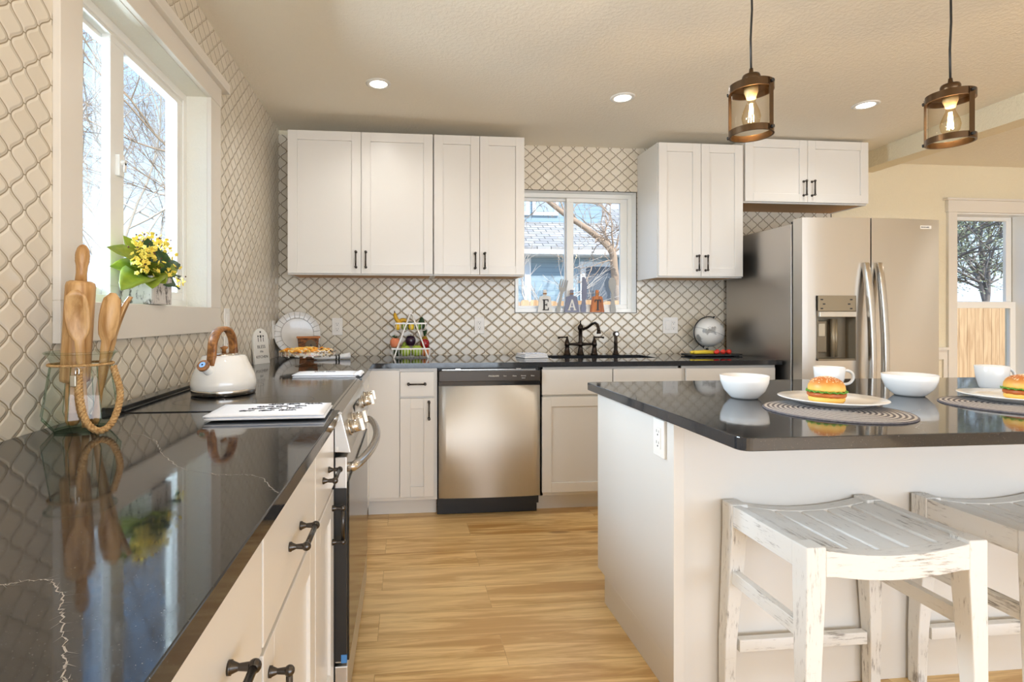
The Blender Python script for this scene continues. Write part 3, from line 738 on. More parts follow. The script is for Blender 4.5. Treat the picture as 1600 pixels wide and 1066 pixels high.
dr = build('storage_drawer', MB().box(.664, .702, RY0+.004, RY1-.004, .045, .164), M_steel, t, .003)
build('protective_tape', MB().box(.684, .7005, RY0+.0002, RY0+.0055, .176, .20), mat('blue_film', srgb(70, 130, 190), .4), od)
build('leg', MB().cyl((.62, RY0+.06, 0), (.62, RY0+.06, .05), .018, n=12).cyl((.62, RY1-.06, 0), (.62, RY1-.06, .05), .018, n=12).cyl((.12, RY0+.06, 0), (.12, RY0+.06, .05), .018, n=12).cyl((.12, RY1-.06, 0), (.12, RY1-.06, .05), .018, n=12), M_blackm, t)

# ================================================================ island
t = thing('kitchen_island', 'white kitchen island base standing before the stools', 'island', (2.7, -1.84, 0))
ix0, ix1, iy0, iy1 = 1.690, 3.72, -2.145, -1.535
mb = MB().box(ix0+.018, ix1, iy0+.018, iy1, .105, .868).box(ix0+.018, ix1, iy0+.018, iy1-.078, 0, .105); build('body', mb, M_cab, t)
mb = MB()
mb.box(ix0, ix0+.018, iy0, iy1, .112, .868).box(ix0, ix0+.018, iy0, iy1-.078, 0, .112)
build('end_panel', mb, M_cab, t, .001)
build('back_panel', MB().box(ix0+.018, ix1, iy0, iy0+.018, 0, .868), M_cab, t, .001)
build('corner_trim', MB().box(ix0-.004, ix0+.030, iy0-.038, iy0, 0, .868), M_cab, t, .001)
build('outlet_backing', MB().box(ix0-.004, ix0, -2.133, -2.062, .735, .868), M_cab, t, .001)
for i, (a, b) in enumerate(((1.72, 2.385), (2.39, 3.05), (3.055, 3.715))):
    m_ = (a+b)/2
    mbd = MB()
    for p, q in ((a+.003, m_-.0015), (m_+.0015, b-.003)):
        mbd = MB().box(p, q, iy1, iy1+.019, .128, .85); build('door', mbd, M_cab, t, .0016)
mb = MB(); poly = []
cx0, cx1, cy0, cy1, rc = 1.652, 3.80, -2.560, -1.492, .028
for (px, py, a0) in ((cx0+rc, cy0+rc, PI), (cx1-rc, cy0+rc, 1.5*PI), (cx1-rc, cy1-rc, 0), (cx0+rc, cy1-rc, .5*PI)):
    for i in range(7): a_ = a0+PI/2*i/6; poly.append((px+rc*math.cos(a_), py+rc*math.sin(a_)))
mb.prism(poly, lambda a, b, t_: (a, b, .868+t_), .032)
c = build('countertop', mb, [M_quartz, M_vein], None, .002, loc=(2.7, -2.0, .868)); tag(c, 'black quartz countertop of the island, set with plates and bowls', 'countertop')
vm = rng_line([(2.143, -2.556), (2.17, -2.49), (2.25, -2.44), (2.34, -2.30), (2.52, -2.22)], .0007, rg, .9002)
build('vein', vm, [M_quartz, M_vein], c, fixn=False)

# outlets ------------------------------------------------------------------
def outlet(label, M, dbl=False, name='wall_outlet', rocker=False):
    """built facing -y around the origin, then placed by M"""
    w = .058 if dbl else .036
    loc = M.translation
    t = thing(name, label, 'outlet', tuple(loc), 'white outlet plates')
    def P(n, mb, m, par): return build(n, MB().add(mb, M), m, par)
    pl = build('cover_plate', MB().add(MB().box(-w, w, -.006, 0, -.060, .060), M), M_plate, t, .002)
    ox = .023 if dbl else 0
    r_ = MB()
    if not rocker: r_.box(ox-.017, ox+.017, -.0085, -.006, -.034, .034)
    if dbl or rocker: r_.box(-ox-.016, -ox+.016, -.0085, -.006, -.033, .033)
    build('receptacle', MB().add(r_, M), M_plate, t, .001)
    if not rocker:
        s_ = MB()
        for z in (-.018, .018):
            s_.box(ox-.008, ox-.006, -.0088, -.0084, z-.001, z+.008).box(ox+.006, ox+.008, -.0088, -.0084, z-.001, z+.007).cyl((ox, -.0088, z-.008), (ox, -.0084, z-.008), .003, n=10)
        build('slot', MB().add(s_, M), M_char, t)
    return t
outlet('white outlet on the back tile beside the leaning charger plate', TR(.397, 0, 1.117))
outlet('white outlet on the back tile above the dishwasher', TR(1.394, 0, 1.125))
outlet('white double plate with switch and outlet left of the globe', TR(2.819, 0, 1.122), True)
ML = RZ(PI/2)
outlet('white outlet on the left tiled wall behind the kettle handle', TR(0, -1.06, 1.03) @ ML)
outlet('white switch plate on the left wall above the kettle', TR(0, -1.06, 1.165) @ ML, name='wall_switch', rocker=True)
outlet('white outlet on the left tiled wall beside the corner charger plate', TR(0, -.142, 1.10) @ ML)
MI = RZ(-PI/2)
outlet('white outlet on the end panel of the island', TR(ix0-.0042, -2.097, .795) @ MI)

# ================================================================ stools
def stool_parts(t):
    L, Wd, H = .500, .352, .610
    def leg(sx, sy):
        # outer corner stays put; the inner sides taper towards the foot; rear legs rake out a little
        x = sx*L/2; y = sy*Wd/2; mb = MB(); rows = []
        rake = .016*sy if sy > 0 else 0.0
        for z, wx, wy, k in ((H, .052, .052, 0), (H-.09, .052, .052, 0), (.18, .038, .038, 1), (0, .034, .034, 1)):
            ox = x+sx*.012*k*(1 if sy > 0 else .3); oy = y+rake*0*k
            b = len(mb.v)
            xa, xb = sorted((ox, ox-sx*wx)); ya, yb = sorted((oy, oy-sy*wy))
            mb.v += [(xa, ya, z), (xb, ya, z), (xb, yb, z), (xa, yb, z)]; rows.append(b)
        for a, b in zip(rows, rows[1:]):
            for i in range(4): mb.face((a+i, a+(i+1) % 4, b+(i+1) % 4, b+i))
        mb.face([rows[0]+i for i in range(4)]); mb.face([rows[-1]+i for i in range(4)])
        return mb
    off = wloc(t)
    def bl(n, mb, m, bev=.003): return build(n, MB().add(mb, Matrix.Translation(off)), m, t, bev)
    for sx in (-1, 1):
        for sy in (-1, 1): bl('leg', leg(sx, sy), M_dz)
    dip = lambda x: H-.030*(1-(2*x/(L-.02))**2)
    n = 14; xi = L/2-.052
    for sy in (-1, 1):       # curved front and rear rails
        mb = MB(); rows = []
        for i in range(n+1):
            x = -xi+2*xi*i/n; z1 = dip(x)+.001; z0 = z1-.062 if abs(x) < xi*.99 else z1-.066
            y0, y1 = (-Wd/2, -Wd/2+.040) if sy < 0 else (Wd/2-.040, Wd/2)
            b = len(mb.v); mb.v += [(x, y0, z0), (x, y1, z0), (x, y1, z1), (x, y0, z1)]; rows.append(b)
        for a, b in zip(rows, rows[1:]):
            for i in range(4): mb.face((a+i, a+(i+1) % 4, b+(i+1) % 4, b+i))
        mb.face([rows[0]+i for i in range(4)]); mb.face([rows[-1]+i for i in range(4)])
        bl('seat_rail', mb, M_dx, .002)
    for sx in (-1, 1):       # straight side aprons
        xa, xb = (L/2-.030, L/2-.002) if sx > 0 else (-L/2+.002, -L/2+.030)
        bl('side_apron', MB().box(xa, xb, -Wd/2+.052, Wd/2-.052, H-.066, H-.002), M_dy, .002)
    edges = [-L/2+.032, -.106, -.019, .067, .148, L/2-.032]
    for a, b in zip(edges, edges[1:]):   # slats run front to back, following the dip
        g = .0060; a += g; b -= g
        za, zb = dip(a)-.001, dip(b)-.001; y0, y1 = -Wd/2+.040, Wd/2-.040
        bl('seat_slat', MB().hexa([(a, y0, za-.018), (b, y0, zb-.018), (b, y1, zb-.018), (a, y1, za-.018), (a, y0, za), (b, y0, zb), (b, y1, zb), (a, y1, za)]), M_dy, .003)
    for sx in (-1, 1):
        x = sx*(L/2-.016); bl('side_stretcher', MB().box(x-.012, x+.012, -Wd/2+.040, Wd/2-.040, .366, .406), M_dy, .002)
    bl('rear_stretcher', MB().box(-L/2+.036, L/2-.036, Wd/2-.036, Wd/2-.012, .148, .186), M_dx, .002)
    bl('front_stretcher', MB().box(-L/2+.036, L/2-.036, -Wd/2+.010, -Wd/2+.034, .148, .186), M_dx, .002)
st = thing('bar_stool', 'whitewashed slatted wooden stool nearest the island corner', 'stool', (2.110, -2.330, 0), 'whitewashed stools at the island')
stool_parts(st)
s2 = copy_tree(st); s2.location = (2.762, -2.330, 0); s2['label'] = 'whitewashed slatted wooden stool cut off by the right edge of the photo'

# ================================================================ lights
def down_spot(x, y, label, group='round recessed ceiling lights', e=11):
    z = ceil_z(x, y) if x < 4.3 else 2.375
    t = thing('ceiling_light', label, 'ceiling light', (x, y, z), group)
    build('trim_ring', MB().lathe([(.047, -.001), (.047, -.004), (.062, -.005), (.070, -.001), (.070, .001)], (x, y, z), 32), M_white, t)
    build('diffuser', MB().lathe([(0, -.0015), (.047, -.0015)], (x, y, z), 32), M_led, t, fixn=False)
    lamp('down_spot', 'SPOT', (x, y, z-.02), e, (1, .975, .93), spot_size=R(155), spot_blend=.8, shadow_soft_size=.05)
down_spot(.722, -.80, 'lit recessed ceiling light above the left end of the sink run')
down_spot(2.105, -.82, 'lit recessed ceiling light before the sink window')
down_spot(3.58, -.86, 'lit recessed ceiling light before the fridge cabinet')
for x, y in ((.75, -2.9), (3.6, -3.2), (.8, -5.2), (2.3, -4.9), (3.7, -5.4)): down_spot(x, y, 'added recessed ceiling light out of view, for even fill', e=11)  # unseen fixtures added to fill the room with even light
lamp('down_spot', 'SPOT', (5.8, -1.6, 2.35), 55, (1, .93, .82), spot_size=R(150), spot_blend=.8, shadow_soft_size=.06)  # added spot without a fixture, brightens the dining side

def pendant(x, y, label, straps):
    zc = ceil_z(x, y); zb = 1.812
    t = thing('pendant_lamp', label, 'pendant lamp', (x, y, zc), 'bronze and glass pendants over the island')
    build('canopy', MB().lathe([(0, 0), (.055, 0), (.055, -.018), (.02, -.026), (0, -.026)], (x, y, zc), 24), M_pend, t)
    build('cord', MB().tube([(x, y, zc-.02), (x+.003, y, 2.25), (x-.002, y, 2.15), (x, y, zb+.225)], .0035, 8), M_blackm, t)
    build('cap', MB().lathe([(0, .234), (.006, .234), (.007, .222), (.010, .216), (.026, .212), (.029, .205), (.029, .178), (0, .178)], (x, y, zb), 28), M_pend, t)
    ro, ri = .070, .0645
    ring = lambda z0, z1: MB().lathe([(ri, z0), (ro, z0), (ro, z1), (ri, z1)], (x, y, zb), 72, closed=True, sm=False)
    mb = ring(.152, .178).lathe([(0, .178), (ro, .178), (ro, .172), (0, .172)], (x, y, zb), 44); build('top_ring', mb, M_pend, t)
    build('bottom_ring', ring(0, .022), M_pend, t)
    build('glass_shade', MB().lathe([(.0615, .004), (.0615, .170)], (x, y, zb), 48), M_pglass, t, fixn=False)
    for a in straps:
        ca, sa = math.cos(a), math.sin(a); M = TR(x, y, zb) @ RZ(a)
        s_ = build('strap', MB().add(MB().box(.0702, .0718, -.0105, .0105, .002, .176), M), M_pend, t)
        for z in (.011, .165): build('screw', MB().cyl((x+.0718*ca, y+.0718*sa, zb+z), (x+.079*ca, y+.079*sa, zb+z), .006, n=12), M_blackm, s_)
    build('socket', MB().lathe([(0, .172), (.022, .172), (.022, .152), (.017, .140), (.0135, .128), (0, .128)], (x, y, zb), 24), mat('socket_ivory', srgb(226, 196, 140), .4) if 'socket_ivory' not in bpy.data.materials else bpy.data.materials['socket_ivory'], t)
    bl = build('bulb', MB().lathe([(.0125, .130), (.014, .115), (.026, .085), (.030, .065), (.026, .045), (.014, .031), (0, .028)], (x, y, zb), 24), M_bulb, t)
    fm_ = MB()
    for i in range(6):
        a = i*PI/3; fm_.tube([(x+.0045*math.cos(a), y+.0045*math.sin(a), zb+.112), (x+.009*math.cos(a), y+.009*math.sin(a), zb+.05)], .0009, 6)
    build('filament', fm_, M_fil, bl)
    lamp('pendant_glow', 'POINT', (x, y, zb+.08), 4, (1, .72, .42), shadow_soft_size=.012)
    return t
pendant(2.065, -2.0, 'bronze and glass cylinder pendant above the near corner of the island', (R(292), R(125)))
pendant(2.831, -2.0, 'bronze and glass cylinder pendant in front of the ceiling beam', (R(272), R(116)))

# ================================================================ things on the left counter
# glass jar with wooden utensils
JX, JY = .098, -2.375
t = thing('utensil_jar', 'octagonal clear glass jar with rope, holding wooden utensils', 'jar', (JX, JY, CT))
prof = [(.0, .004), (.055, .004), (.056, .0), (.058, .002), (.083, .032), (.083, .040), (.066, .150), (.064, .160), (.074, .180), (.076, .188), (.073, .190)]
jm = MB().lathe([(0, .0015), (.056, .0015), (.083, .035), (.0645, .155)], (JX, JY, CT), 8, sm=False, rot=R(12))
jm.lathe([(.0615, .152), (.060, .162), (.066, .176), (.0705, .182)], (JX, JY, CT), 32)
build('glass', jm, M_jar, t, fixn=False)
ed = MB()
for i in range(8):
    a = R(12)+PI/4*i; p = lambda r, z: (JX+r*math.cos(a), JY+r*math.sin(a), CT+z)
    ed.tube([p(.056, .002), p(.083, .035), p(.0645, .155)], .0012, 6)
M_gedge = glass('glass_edge', (.74, .84, .76, 1), (.50, .60, .52, 1), 1)
build('glass_edge', ed, M_gedge, t)
build('base_rim', MB().tube([(JX+.056*math.cos(R(12)+PI/4*i), JY+.056*math.sin(R(12)+PI/4*i), CT+.003) for i in range(8)], .0024, 8, closed=True), M_gedge, t)
build('rim', MB().tube([(JX+.0715*math.cos(PI*i/20), JY+.0715*math.sin(PI*i/20), CT+.185) for i in range(40)], .003, 8, closed=True), M_jar, t)
M_rope = wood('jute_rope', srgb(206, 170, 118), srgb(158, 116, 66), (40, 40, 40), .85, 5)
def rope(pts, r, twist, mbx=None, n=3):
    mbx = mbx or MB(); P = [Vector(p) for p in pts]
    Q = []
    for a, b in zip(P, P[1:]):
        for i in range(8): Q.append(a.lerp(b, i/8))
    Q.append(P[-1])
    u = None
    for k in range(n):
        ph = 2*PI*k/n; L = 0; out = []; u = None
        for i, q in enumerate(Q):
            d = (Q[min(i+1, len(Q)-1)]-Q[max(i-1, 0)]).normalized()
            if u is None: u = d.orthogonal().normalized()
            u = (u-d*u.dot(d)).normalized(); w = d.cross(u)
            if i: L += (q-Q[i-1]).length
            t_ = ph+L*twist; out.append(q+(u*math.cos(t_)+w*math.sin(t_))*r*.55)
        mbx.tube(out, r*.55, 6)
    return mbx
def bez(p, n=20):
    """Catmull-Rom through points"""
    P = [Vector(q) for q in p]; P = [P[0]*2-P[1]]+P+[P[-1]*2-P[-2]]; out = []
    for i in range(1, len(P)-2):
        for k in range(n):
            t_ = k/n; a, b, c_, d = P[i-1:i+3]
            out.append(.5*((2*b)+(-a+c_)*t_+(2*a-5*b+4*c_-d)*t_*t_+(-a+3*b-3*c_+d)*t_**3))
    out.append(P[-2]); return out
build('neck_cord', rope([(JX+.0645*math.cos(2*PI*i/24), JY+.0645*math.sin(2*PI*i/24), CT+.157) for i in range(25)], .0032, 700), M_rope, t)
lp = bez([(JX+.030, JY-.062, CT+.148), (JX+.040, JY-.076, CT+.090), (JX+.056, JY-.082, CT+.036), (JX+.078, JY-.072, CT+.010), (JX+.094, JY-.045, CT+.026), (JX+.094, JY-.012, CT+.085), (JX+.070, JY+.004, CT+.150)], 5)
build('rope_handle', rope(lp, .0075, 260), M_rope, t)
pd = MB().box(JX+.022, JX+.035, JY-.082, JY-.076, CT+.112, CT+.138); build('padlock', pd, mat('pewter', srgb(190, 182, 164), .35, .7), t, .002)
build('shackle', MB().tube(bez([(JX+.030, JY-.074, CT+.138), (JX+.0305, JY-.074, CT+.150), (JX+.0345, JY-.074, CT+.154), (JX+.0375, JY-.074, CT+.150), (JX+.037, JY-.074, CT+.138)], 5), .0016, 8), M_chrome, t)
# rolling pin
def along(prof, a, b, n=28):
    a = Vector(a); b = Vector(b); d = b-a; M = Matrix.Translation(a) @ d.to_track_quat('Z', 'Y').to_matrix().to_4x4()
    L = d.length; return MB().add(MB().lathe([(r, z*L) for r, z in prof], n=n), M)
pa, pb = (JX-.026, JY+.008, CT+.008), (JX-.004, JY+.014, 1.360)
t = thing('rolling_pin', 'pale wooden rolling pin standing in the glass jar', 'rolling pin', pa)
build('roller', along([(0, .235), (.022, .235), (.030, .245), (.031, .26), (.031, .765), (.029, .785), (.022, .795), (0, .795)], pa, pb), M_beech, t)
build('handle', along([(0, .0), (.010, .004), (.014, .02), (.0155, .04), (.016, .07), (.0165, .074), (.0155, .08), (.015, .09), (.0175, .15), (.018, .235), (0, .235)], pa, pb), M_beech, t)
build('handle', along([(0, .795), (.0125, .795), (.0115, .84), (.0125, .88), (.0150, .905), (.0145, .912), (.0152, .918), (.0148, .926), (.0152, .934), (.0145, .95), (.012, .975), (.007, .992), (0, 1)], pa, pb), M_beech, t)
def spoon(name, label, foot, top, bw, face, slot=False, fork=False):
    f = Vector(foot); tp = Vector(top); d = tp-f; L = d.length; z = d.normalized(); n_ = Vector(face); n_ = (n_-z*n_.dot(z)).normalized(); x = z.cross(n_)
    t = thing(name, label, 'spoon', tuple(f)); H = L*.64
    mb = MB(); K = 22; A = 14; rows = []
    for i in range(K+1):
        k = i/K; s_ = k*L
        if s_ < H: w = .0075+.003*(s_/H)**3; th = .0055; cup = 0
        else:
            q = (s_-H)/(L-H); w = .0105+(bw-.0105)*math.sin(PI*min(1, q*.93+.03))**.55 if q < .97 else .006; th = .0055; cup = .010*math.sin(PI*q)**.8
        bendy = .012*max(0, (s_-H*.8)/(L-H*.8))**2
        row = []
        for a in range(A):
            an = 2*PI*a/A; cx_, sy_ = math.cos(an), math.sin(an)
            off = th*sy_
            if sy_ > 0 and s_ >= H: off = th*sy_-cup*(1-abs(cx_))*1.3
            elif s_ >= H: off = th*sy_-cup*(1-abs(cx_))*.9
            p = f+z*s_+x*(w*cx_)+n_*(off+bendy); row.append(len(mb.v)); mb.v.append(tuple(p))
        rows.append(row)
    for a, b in zip(rows, rows[1:]):
        for i in range(A): mb.face((a[i], a[(i+1) % A], b[(i+1) % A], b[i]), 0, True)
    mb.face(rows[0], 0, True); mb.face(rows[-1], 0, True)
    build('bowl_and_shaft', mb, M_beech, t)
    return t
spoon('wooden_spoon', 'wooden spoon with its hollow to the camera, in the glass jar', (JX+.022, JY-.022, CT+.010), (JX+.016, JY-.050, 1.246), .025, (.45, -1, .1))
spoon('wooden_spoon', 'dark-grained wooden spoon turned sideways at the right of the jar', (JX+.024, JY+.012, CT+.010), (JX+.074, JY-.008, 1.240), .022, (-.3, .9, .1))
spoon('wooden_fork', 'thin wooden server leaning right behind the turned spoon', (JX+.008, JY+.030, CT+.012), (JX+.086, JY+.026, 1.236), .013, (1, .25, 0))

# kettle
KX, KY, KZ = .240, -1.812, .917
t = thing('kettle', 'glossy white whistling kettle with wood-look handle on the cooktop', 'kettle', (KX, KY, KZ))
build('base_band', MB().lathe([(0, 0), (.100, 0), (.1035, .003), (.105, .018), (.104, .020), (0, .020)], (KX, KY, KZ), 48), M_chrome, t)
build('body', MB().lathe([(.104, .0195), (.107, .030), (.1065, .045), (.101, .068), (.090, .092), (.080, .112), (.0735, .128), (.068, .1335), (.050, .1345), (0, .1345)], (KX, KY, KZ), 48), M_enamel, t)
build('lid', MB().lathe([(.048, .134), (.048, .138), (.040, .141), (0, .143)], (KX, KY, KZ), 32), M_chrome, t)
build('lid_knob', MB().lathe([(0, .143), (.008, .143), (.007, .152), (.013, .158), (.013, .163), (0, .166)], (KX, KY, KZ), 20), M_acacia, t)
sd = Vector((-.10, -.995, 0)).normalized(); sd = Vector((-.22, -.975, 0)).normalized()
s0 = Vector((KX, KY, KZ+.082))+sd*.086; s1 = s0+Vector((sd.x*.030, sd.y*.030, .022))
spt = build('spout', MB().cyl(s0-Vector((sd.x, sd.y, .4))*.01, s1, .017, .0145, 20), M_enamel, t)
build('spout_band', MB().cyl(s0-(s1-s0)*.02, s0+(s1-s0)*.10, .0178, n=20), M_chrome, spt)
q = (s1-s0).normalized()
build('whistle', MB().cyl(s1, s1+q*.010, .0195, .0195, 24), M_acacia, spt)
build('whistle_cap', MB().cyl(s1+q*.0101, s1+q*.0125, .0105, n=20), M_chrome, spt)
build('whistle_hole', MB().cyl(s1+q*.0126, s1+q*.0129, .003, n=12), M_black, spt)
C0 = Vector((KX, KY, KZ+.142))
hp = [C0+sd*a+Vector((0, 0, b)) for a, b in ((.078, -.040), (.072, .0), (.066, .040), (.046, .070), (.012, .084), (-.024, .078), (-.050, .052), (-.058, .018), (-.060, -.008))]
hp = bez(hp, 4); hm = MB(); prev = None; side = Vector((-sd.y, sd.x, 0))
for i, p in enumerate(hp):
    d = (hp[min(i+1, len(hp)-1)]-hp[max(i-1, 0)]).normalized(); nn = side.cross(d).normalized(); k = len(hm.v)
    w = .0145; th = .0075
    hm.v += [tuple(p+side*w*cx_+nn*th*sy_) for cx_, sy_ in ((-1, -.7), (-.7, -1), (.7, -1), (1, -.7), (1, .7), (.7, 1), (-.7, 1), (-1, .7))]
    if prev is not None:
        for j in range(8): hm.face((prev+j, prev+(j+1) % 8, k+(j+1) % 8, k+j), 0, True)
    else: hm.face([k+j for j in range(8)])
    prev = k
hm.face([prev+j for j in range(8)])
build('handle', hm, M_acacia, t)

# folded towels
def towel(name, label, c, w, d, h, rz, prints, tassels=False, group='folded printed tea towels'):
    t = thing(name, label, 'towel', c, group); M = TR(*c) @ RZ(rz); rng = random.Random(int(abs(c[1])*100))
    mb = MB(); nx, ny = 16, 8
    def layer(z0, z1, sh, bulge):
        g = []
        for j in range(ny+1):
            for i in range(nx+1):
                x = -w/2+w*i/nx; y = -d/2+d*j/ny; ex = min(1, (1-abs(2*i/nx-1))*4, (1-abs(2*j/ny-1))*4)
                g.append((x+sh, y, z0+(z1-z0)*(.55+.45*ex**.5)+rng.uniform(-.0004, .0004)))
        b = len(mb.v); mb.v += g; k2 = len(mb.v); mb.v += [(x, y, z0) for x, y, z in g]
        for j in range(ny):
            for i in range(nx):
                q = [b+j*(nx+1)+i, b+j*(nx+1)+i+1, b+(j+1)*(nx+1)+i+1, b+(j+1)*(nx+1)+i]; mb.face(q, 0, True); mb.face([v+k2-b for v in reversed(q)], 0, True)
        rim = [j*(nx+1) for j in range(ny+1)]
        for seq in ([i for i in range(nx+1)], [ny*(nx+1)+i for i in range(nx+1)], [j*(nx+1) for j in range(ny+1)], [j*(nx+1)+nx for j in range(ny+1)]):
            for a, c_ in zip(seq, seq[1:]): mb.face((b+a, b+c_, k2+c_, k2+a), 0, True)
    layer(0, h*.5, 0, 0); layer(h*.5, h, -.003, 0)
    build('cloth', MB().add(mb, M), M_cloth, t)
    pm = MB()
    for (x, y, L, amp) in prints:   # lines of loose brush lettering
        n = max(10, int(L/.0016)); ph = rng.uniform(0, 6)
        for wd_ in range(max(1, int(L/.045))):
            a0 = x+wd_*.050; le = rng.uniform(.030, .046); pts = []
            for i in range(26):
                k = i/25; pts.append((a0+le*k+.004*math.sin(k*31+ph), y+amp*math.sin(k*25+ph+wd_)*(.6+.4*math.sin(k*7)), h+.0009))
            pm.tube(pts, .0011, 5)
    build('print', MB().add(pm, M), M_ink, t)
    if tassels:
        tm = MB()
        for k in range(9):
            y = -d/2+d*(k+.5)/9; tm.tube(bez([(w/2-.004, y, h*.6), (w/2+.012, y+rng.uniform(-.004, .004), h*.8), (w/2+.022, y, h*.3)], 4), .005, 6)
        build('fringe', MB().add(tm, M), M_cloth, t)
towel('tea_towel', 'folded white tea towel with black lettering by the cooktop edge', (.508, -2.228, .9192), .300, .185, .014, R(1.5), [(-.02, .055, .14, .007), (-.045, .02, .16, .007), (-.06, -.012, .17, .007), (-.075, -.042, .17, .007)])
towel('tea_towel', 'folded white tea towel with fringe on the far corner counter', (.512, -1.262, CT+.0003), .275, .16, .016, R(-1), [(-.06, .02, .12, .006)], True)

# sign board leaning on the left wall
t = thing('standing_sign', 'white round-topped wooden sign leaning on the left wall', 'sign', (.02, -.60, CT))
a0_ = R(24); MS = TR(.050, -.60, CT) @ RZ(PI/2-a0_) @ RX(R(-7))
w, h = .118, .205; poly = [(-w/2, 0), (w/2, 0)]+[(w/2*math.cos(PI*i/14), h-w/2+w/2*math.sin(PI*i/14)) for i in range(15)]
MS = TR(.052, -.60, CT) @ RZ(R(62)) @ RX(R(-6))
build('board', MB().add(MB().prism(poly, lambda a, b, t_: (a, t_, b), .014), MS), M_white, t, .001)
pm = MB()
for x in (-.020, 0, .020):
    pm.box(x-.002, x+.002, -.0006, -.0001, .128, .152)
    pm.add(MB().cyl((x, -.0006, .160), (x, -.0001, .160), .0055, n=12)) if x else pm.box(-.006, .006, -.0006, -.0001, .152, .166)
pm.add(MB().cyl((0, -.0006, .184), (0, -.0001, .184), .006, n=12))
for z, s_, sz in ((.098, 'BLESS', .026), (.072, 'this', .018), (.040, 'KITCHEN', .022)): pm.add(text_mb(s_, sz, .0003), TR(0, -.0003, z) @ MXZ)
build('print', MB().add(pm, MS), M_char, t)

# cake stand with snacks
SX, SY = .336, -.755
t = thing('cake_stand', 'low crystal cake stand piled with snacks on the corner counter', 'cake stand', (SX, SY, CT))
build('foot', MB().lathe([(0, .004), (.02, .004), (.070, .0), (.071, .002), (.050, .010), (.020, .017), (.012, .026), (.012, .040), (.020, .048), (.0, .050)], (SX, SY, CT), 40), M_crystal, t)
mb = MB().lathe([(0, .0495), (.140, .051), (.151, .053), (.153, .060), (.153, .083), (.148, .083), (.147, .060), (.138, .057), (0, .056)], (SX, SY, CT), 48, sm=False)
build('dish', mb, M_crystal, t, fixn=False)
rng = random.Random(11); mb = MB()
for i in range(170):
    a = rng.uniform(0, 2*PI); r_ = .1505; s_ = rng.uniform(.003, .007); z = rng.uniform(.059, .079)
    M = TR(SX+r_*math.cos(a), SY+r_*math.sin(a), CT+z) @ RZ(a) @ RX(rng.uniform(0, 3)); mb.add(MB().box(-.0012, .0012, -s_, s_, -.0035, .0035), M, rng.choice((0, 1, 1, 1, 1, 2)))
build('crackle_inlay', mb, [mat('inlay_grey', srgb(120, 114, 108), .4), mat('inlay_pale', srgb(226, 222, 214), .4), mat('inlay_pink', srgb(196, 150, 138), .4)], t)
cols = [mat('snack_orange', srgb(240, 160, 48), .6), mat('snack_yellow', srgb(250, 206, 104), .6), mat('snack_cream', srgb(240, 220, 186), .7), mat('snack_peach', srgb(228, 160, 110), .65), mat('snack_dark', srgb(56, 34, 30), .6), mat('snack_white', srgb(240, 234, 226), .6)]
mb = MB().lathe([(0, .077), (.07, .079), (.125, .073), (.139, .0615), (0, .0615)], (SX, SY, CT), 32, 2)
for i in range(230):
    a = rng.uniform(0, 2*PI); r_ = .134*math.sqrt(rng.random()); z = CT+.076+.014*(1-(r_/.142)**2)+rng.uniform(0, .008)
    x = SX+r_*math.cos(a); y = SY+r_*math.sin(a)
    if x > SX+.06 and rng.random() < .5: m_ = rng.choice((4, 5, 5, 2))
    else: m_ = rng.choice((0, 1, 1, 2, 2, 3, 5))
    M = TR(x, y, z) @ RZ(rng.uniform(0, 6.3)) @ RX(rng.uniform(-1.1, 1.1)); L = rng.uniform(.012, .024)
    if m_ in (0, 1): mb.add(MB().tube(bez([(-L, 0, 0), (0, .004, .006), (L, 0, 0)], 3), [.002, .004, .005, .0058, .005, .004, .002], 6), M, m_)
    else: mb.add(MB().sphere((0, 0, 0), (L*.6, L*.5, .004), 8, 5), M, m_)
tag(build('snack_mix', mb, cols, None, loc=(SX, SY, CT+.06)), 'heap of orange and cream snack pieces on the cake stand', 'snacks', kind='stuff')

# charger plate standing in the corner
t = thing('charger_plate', 'large white scalloped charger plate leaning in the corner', 'plate', (.148, -.12, CT))
MC = TR(.152, -.105, CT+.003) @ RZ(R(20)) @ RX(R(-9)) @ TR(0, 0, .155)
mb = MB(); n = 96; prof = [(.0, .004), (.104, .004), (.108, .002), (.150, -.006), (.152, -.003), (.110, .008), (.104, .010), (0, .010)]
rows = []
for r_, d_ in prof:
    if r_ == 0: rows.append([len(mb.v)]); mb.v.append((0, d_, 0)); continue
    b = len(mb.v); rows.append(list(range(b, b+n)))
    for i in range(n):
        a = 2*PI*i/n; rr = r_*(1+(.012*abs(math.sin(a*12)) if r_ > .14 else 0)); mb.v.append((rr*math.cos(a), d_, rr*math.sin(a)))
for A, B in zip(rows, rows[1:]):
    for i in range(n):
        j = (i+1) % n
        if len(A) == 1: mb.face((A[0], B[j], B[i]), 0, True)
        elif len(B) == 1: mb.face((A[i], A[j], B[0]), 0, True)
        else: mb.face((A[i], A[j], B[j], B[i]), 0, True)
build('plate', MB().add(mb, MC), M_ceramic, t)
pm = MB()
for i in range(24):
    a = 2*PI*(i+.5)/24; c_, s_ = math.cos(a), math.sin(a); pm.tube([(.109*c_, .0005, .109*s_), (.150*c_, -.0075, .150*s_)], .0011, 5)
pm.tube([(.107*math.cos(2*PI*i/48), .0008, .107*math.sin(2*PI*i/48)) for i in range(48)], .0011, 5, closed=True)
build('rim_line', MB().add(pm, MC), mat('antique_line', srgb(112, 102, 90), .5), t)

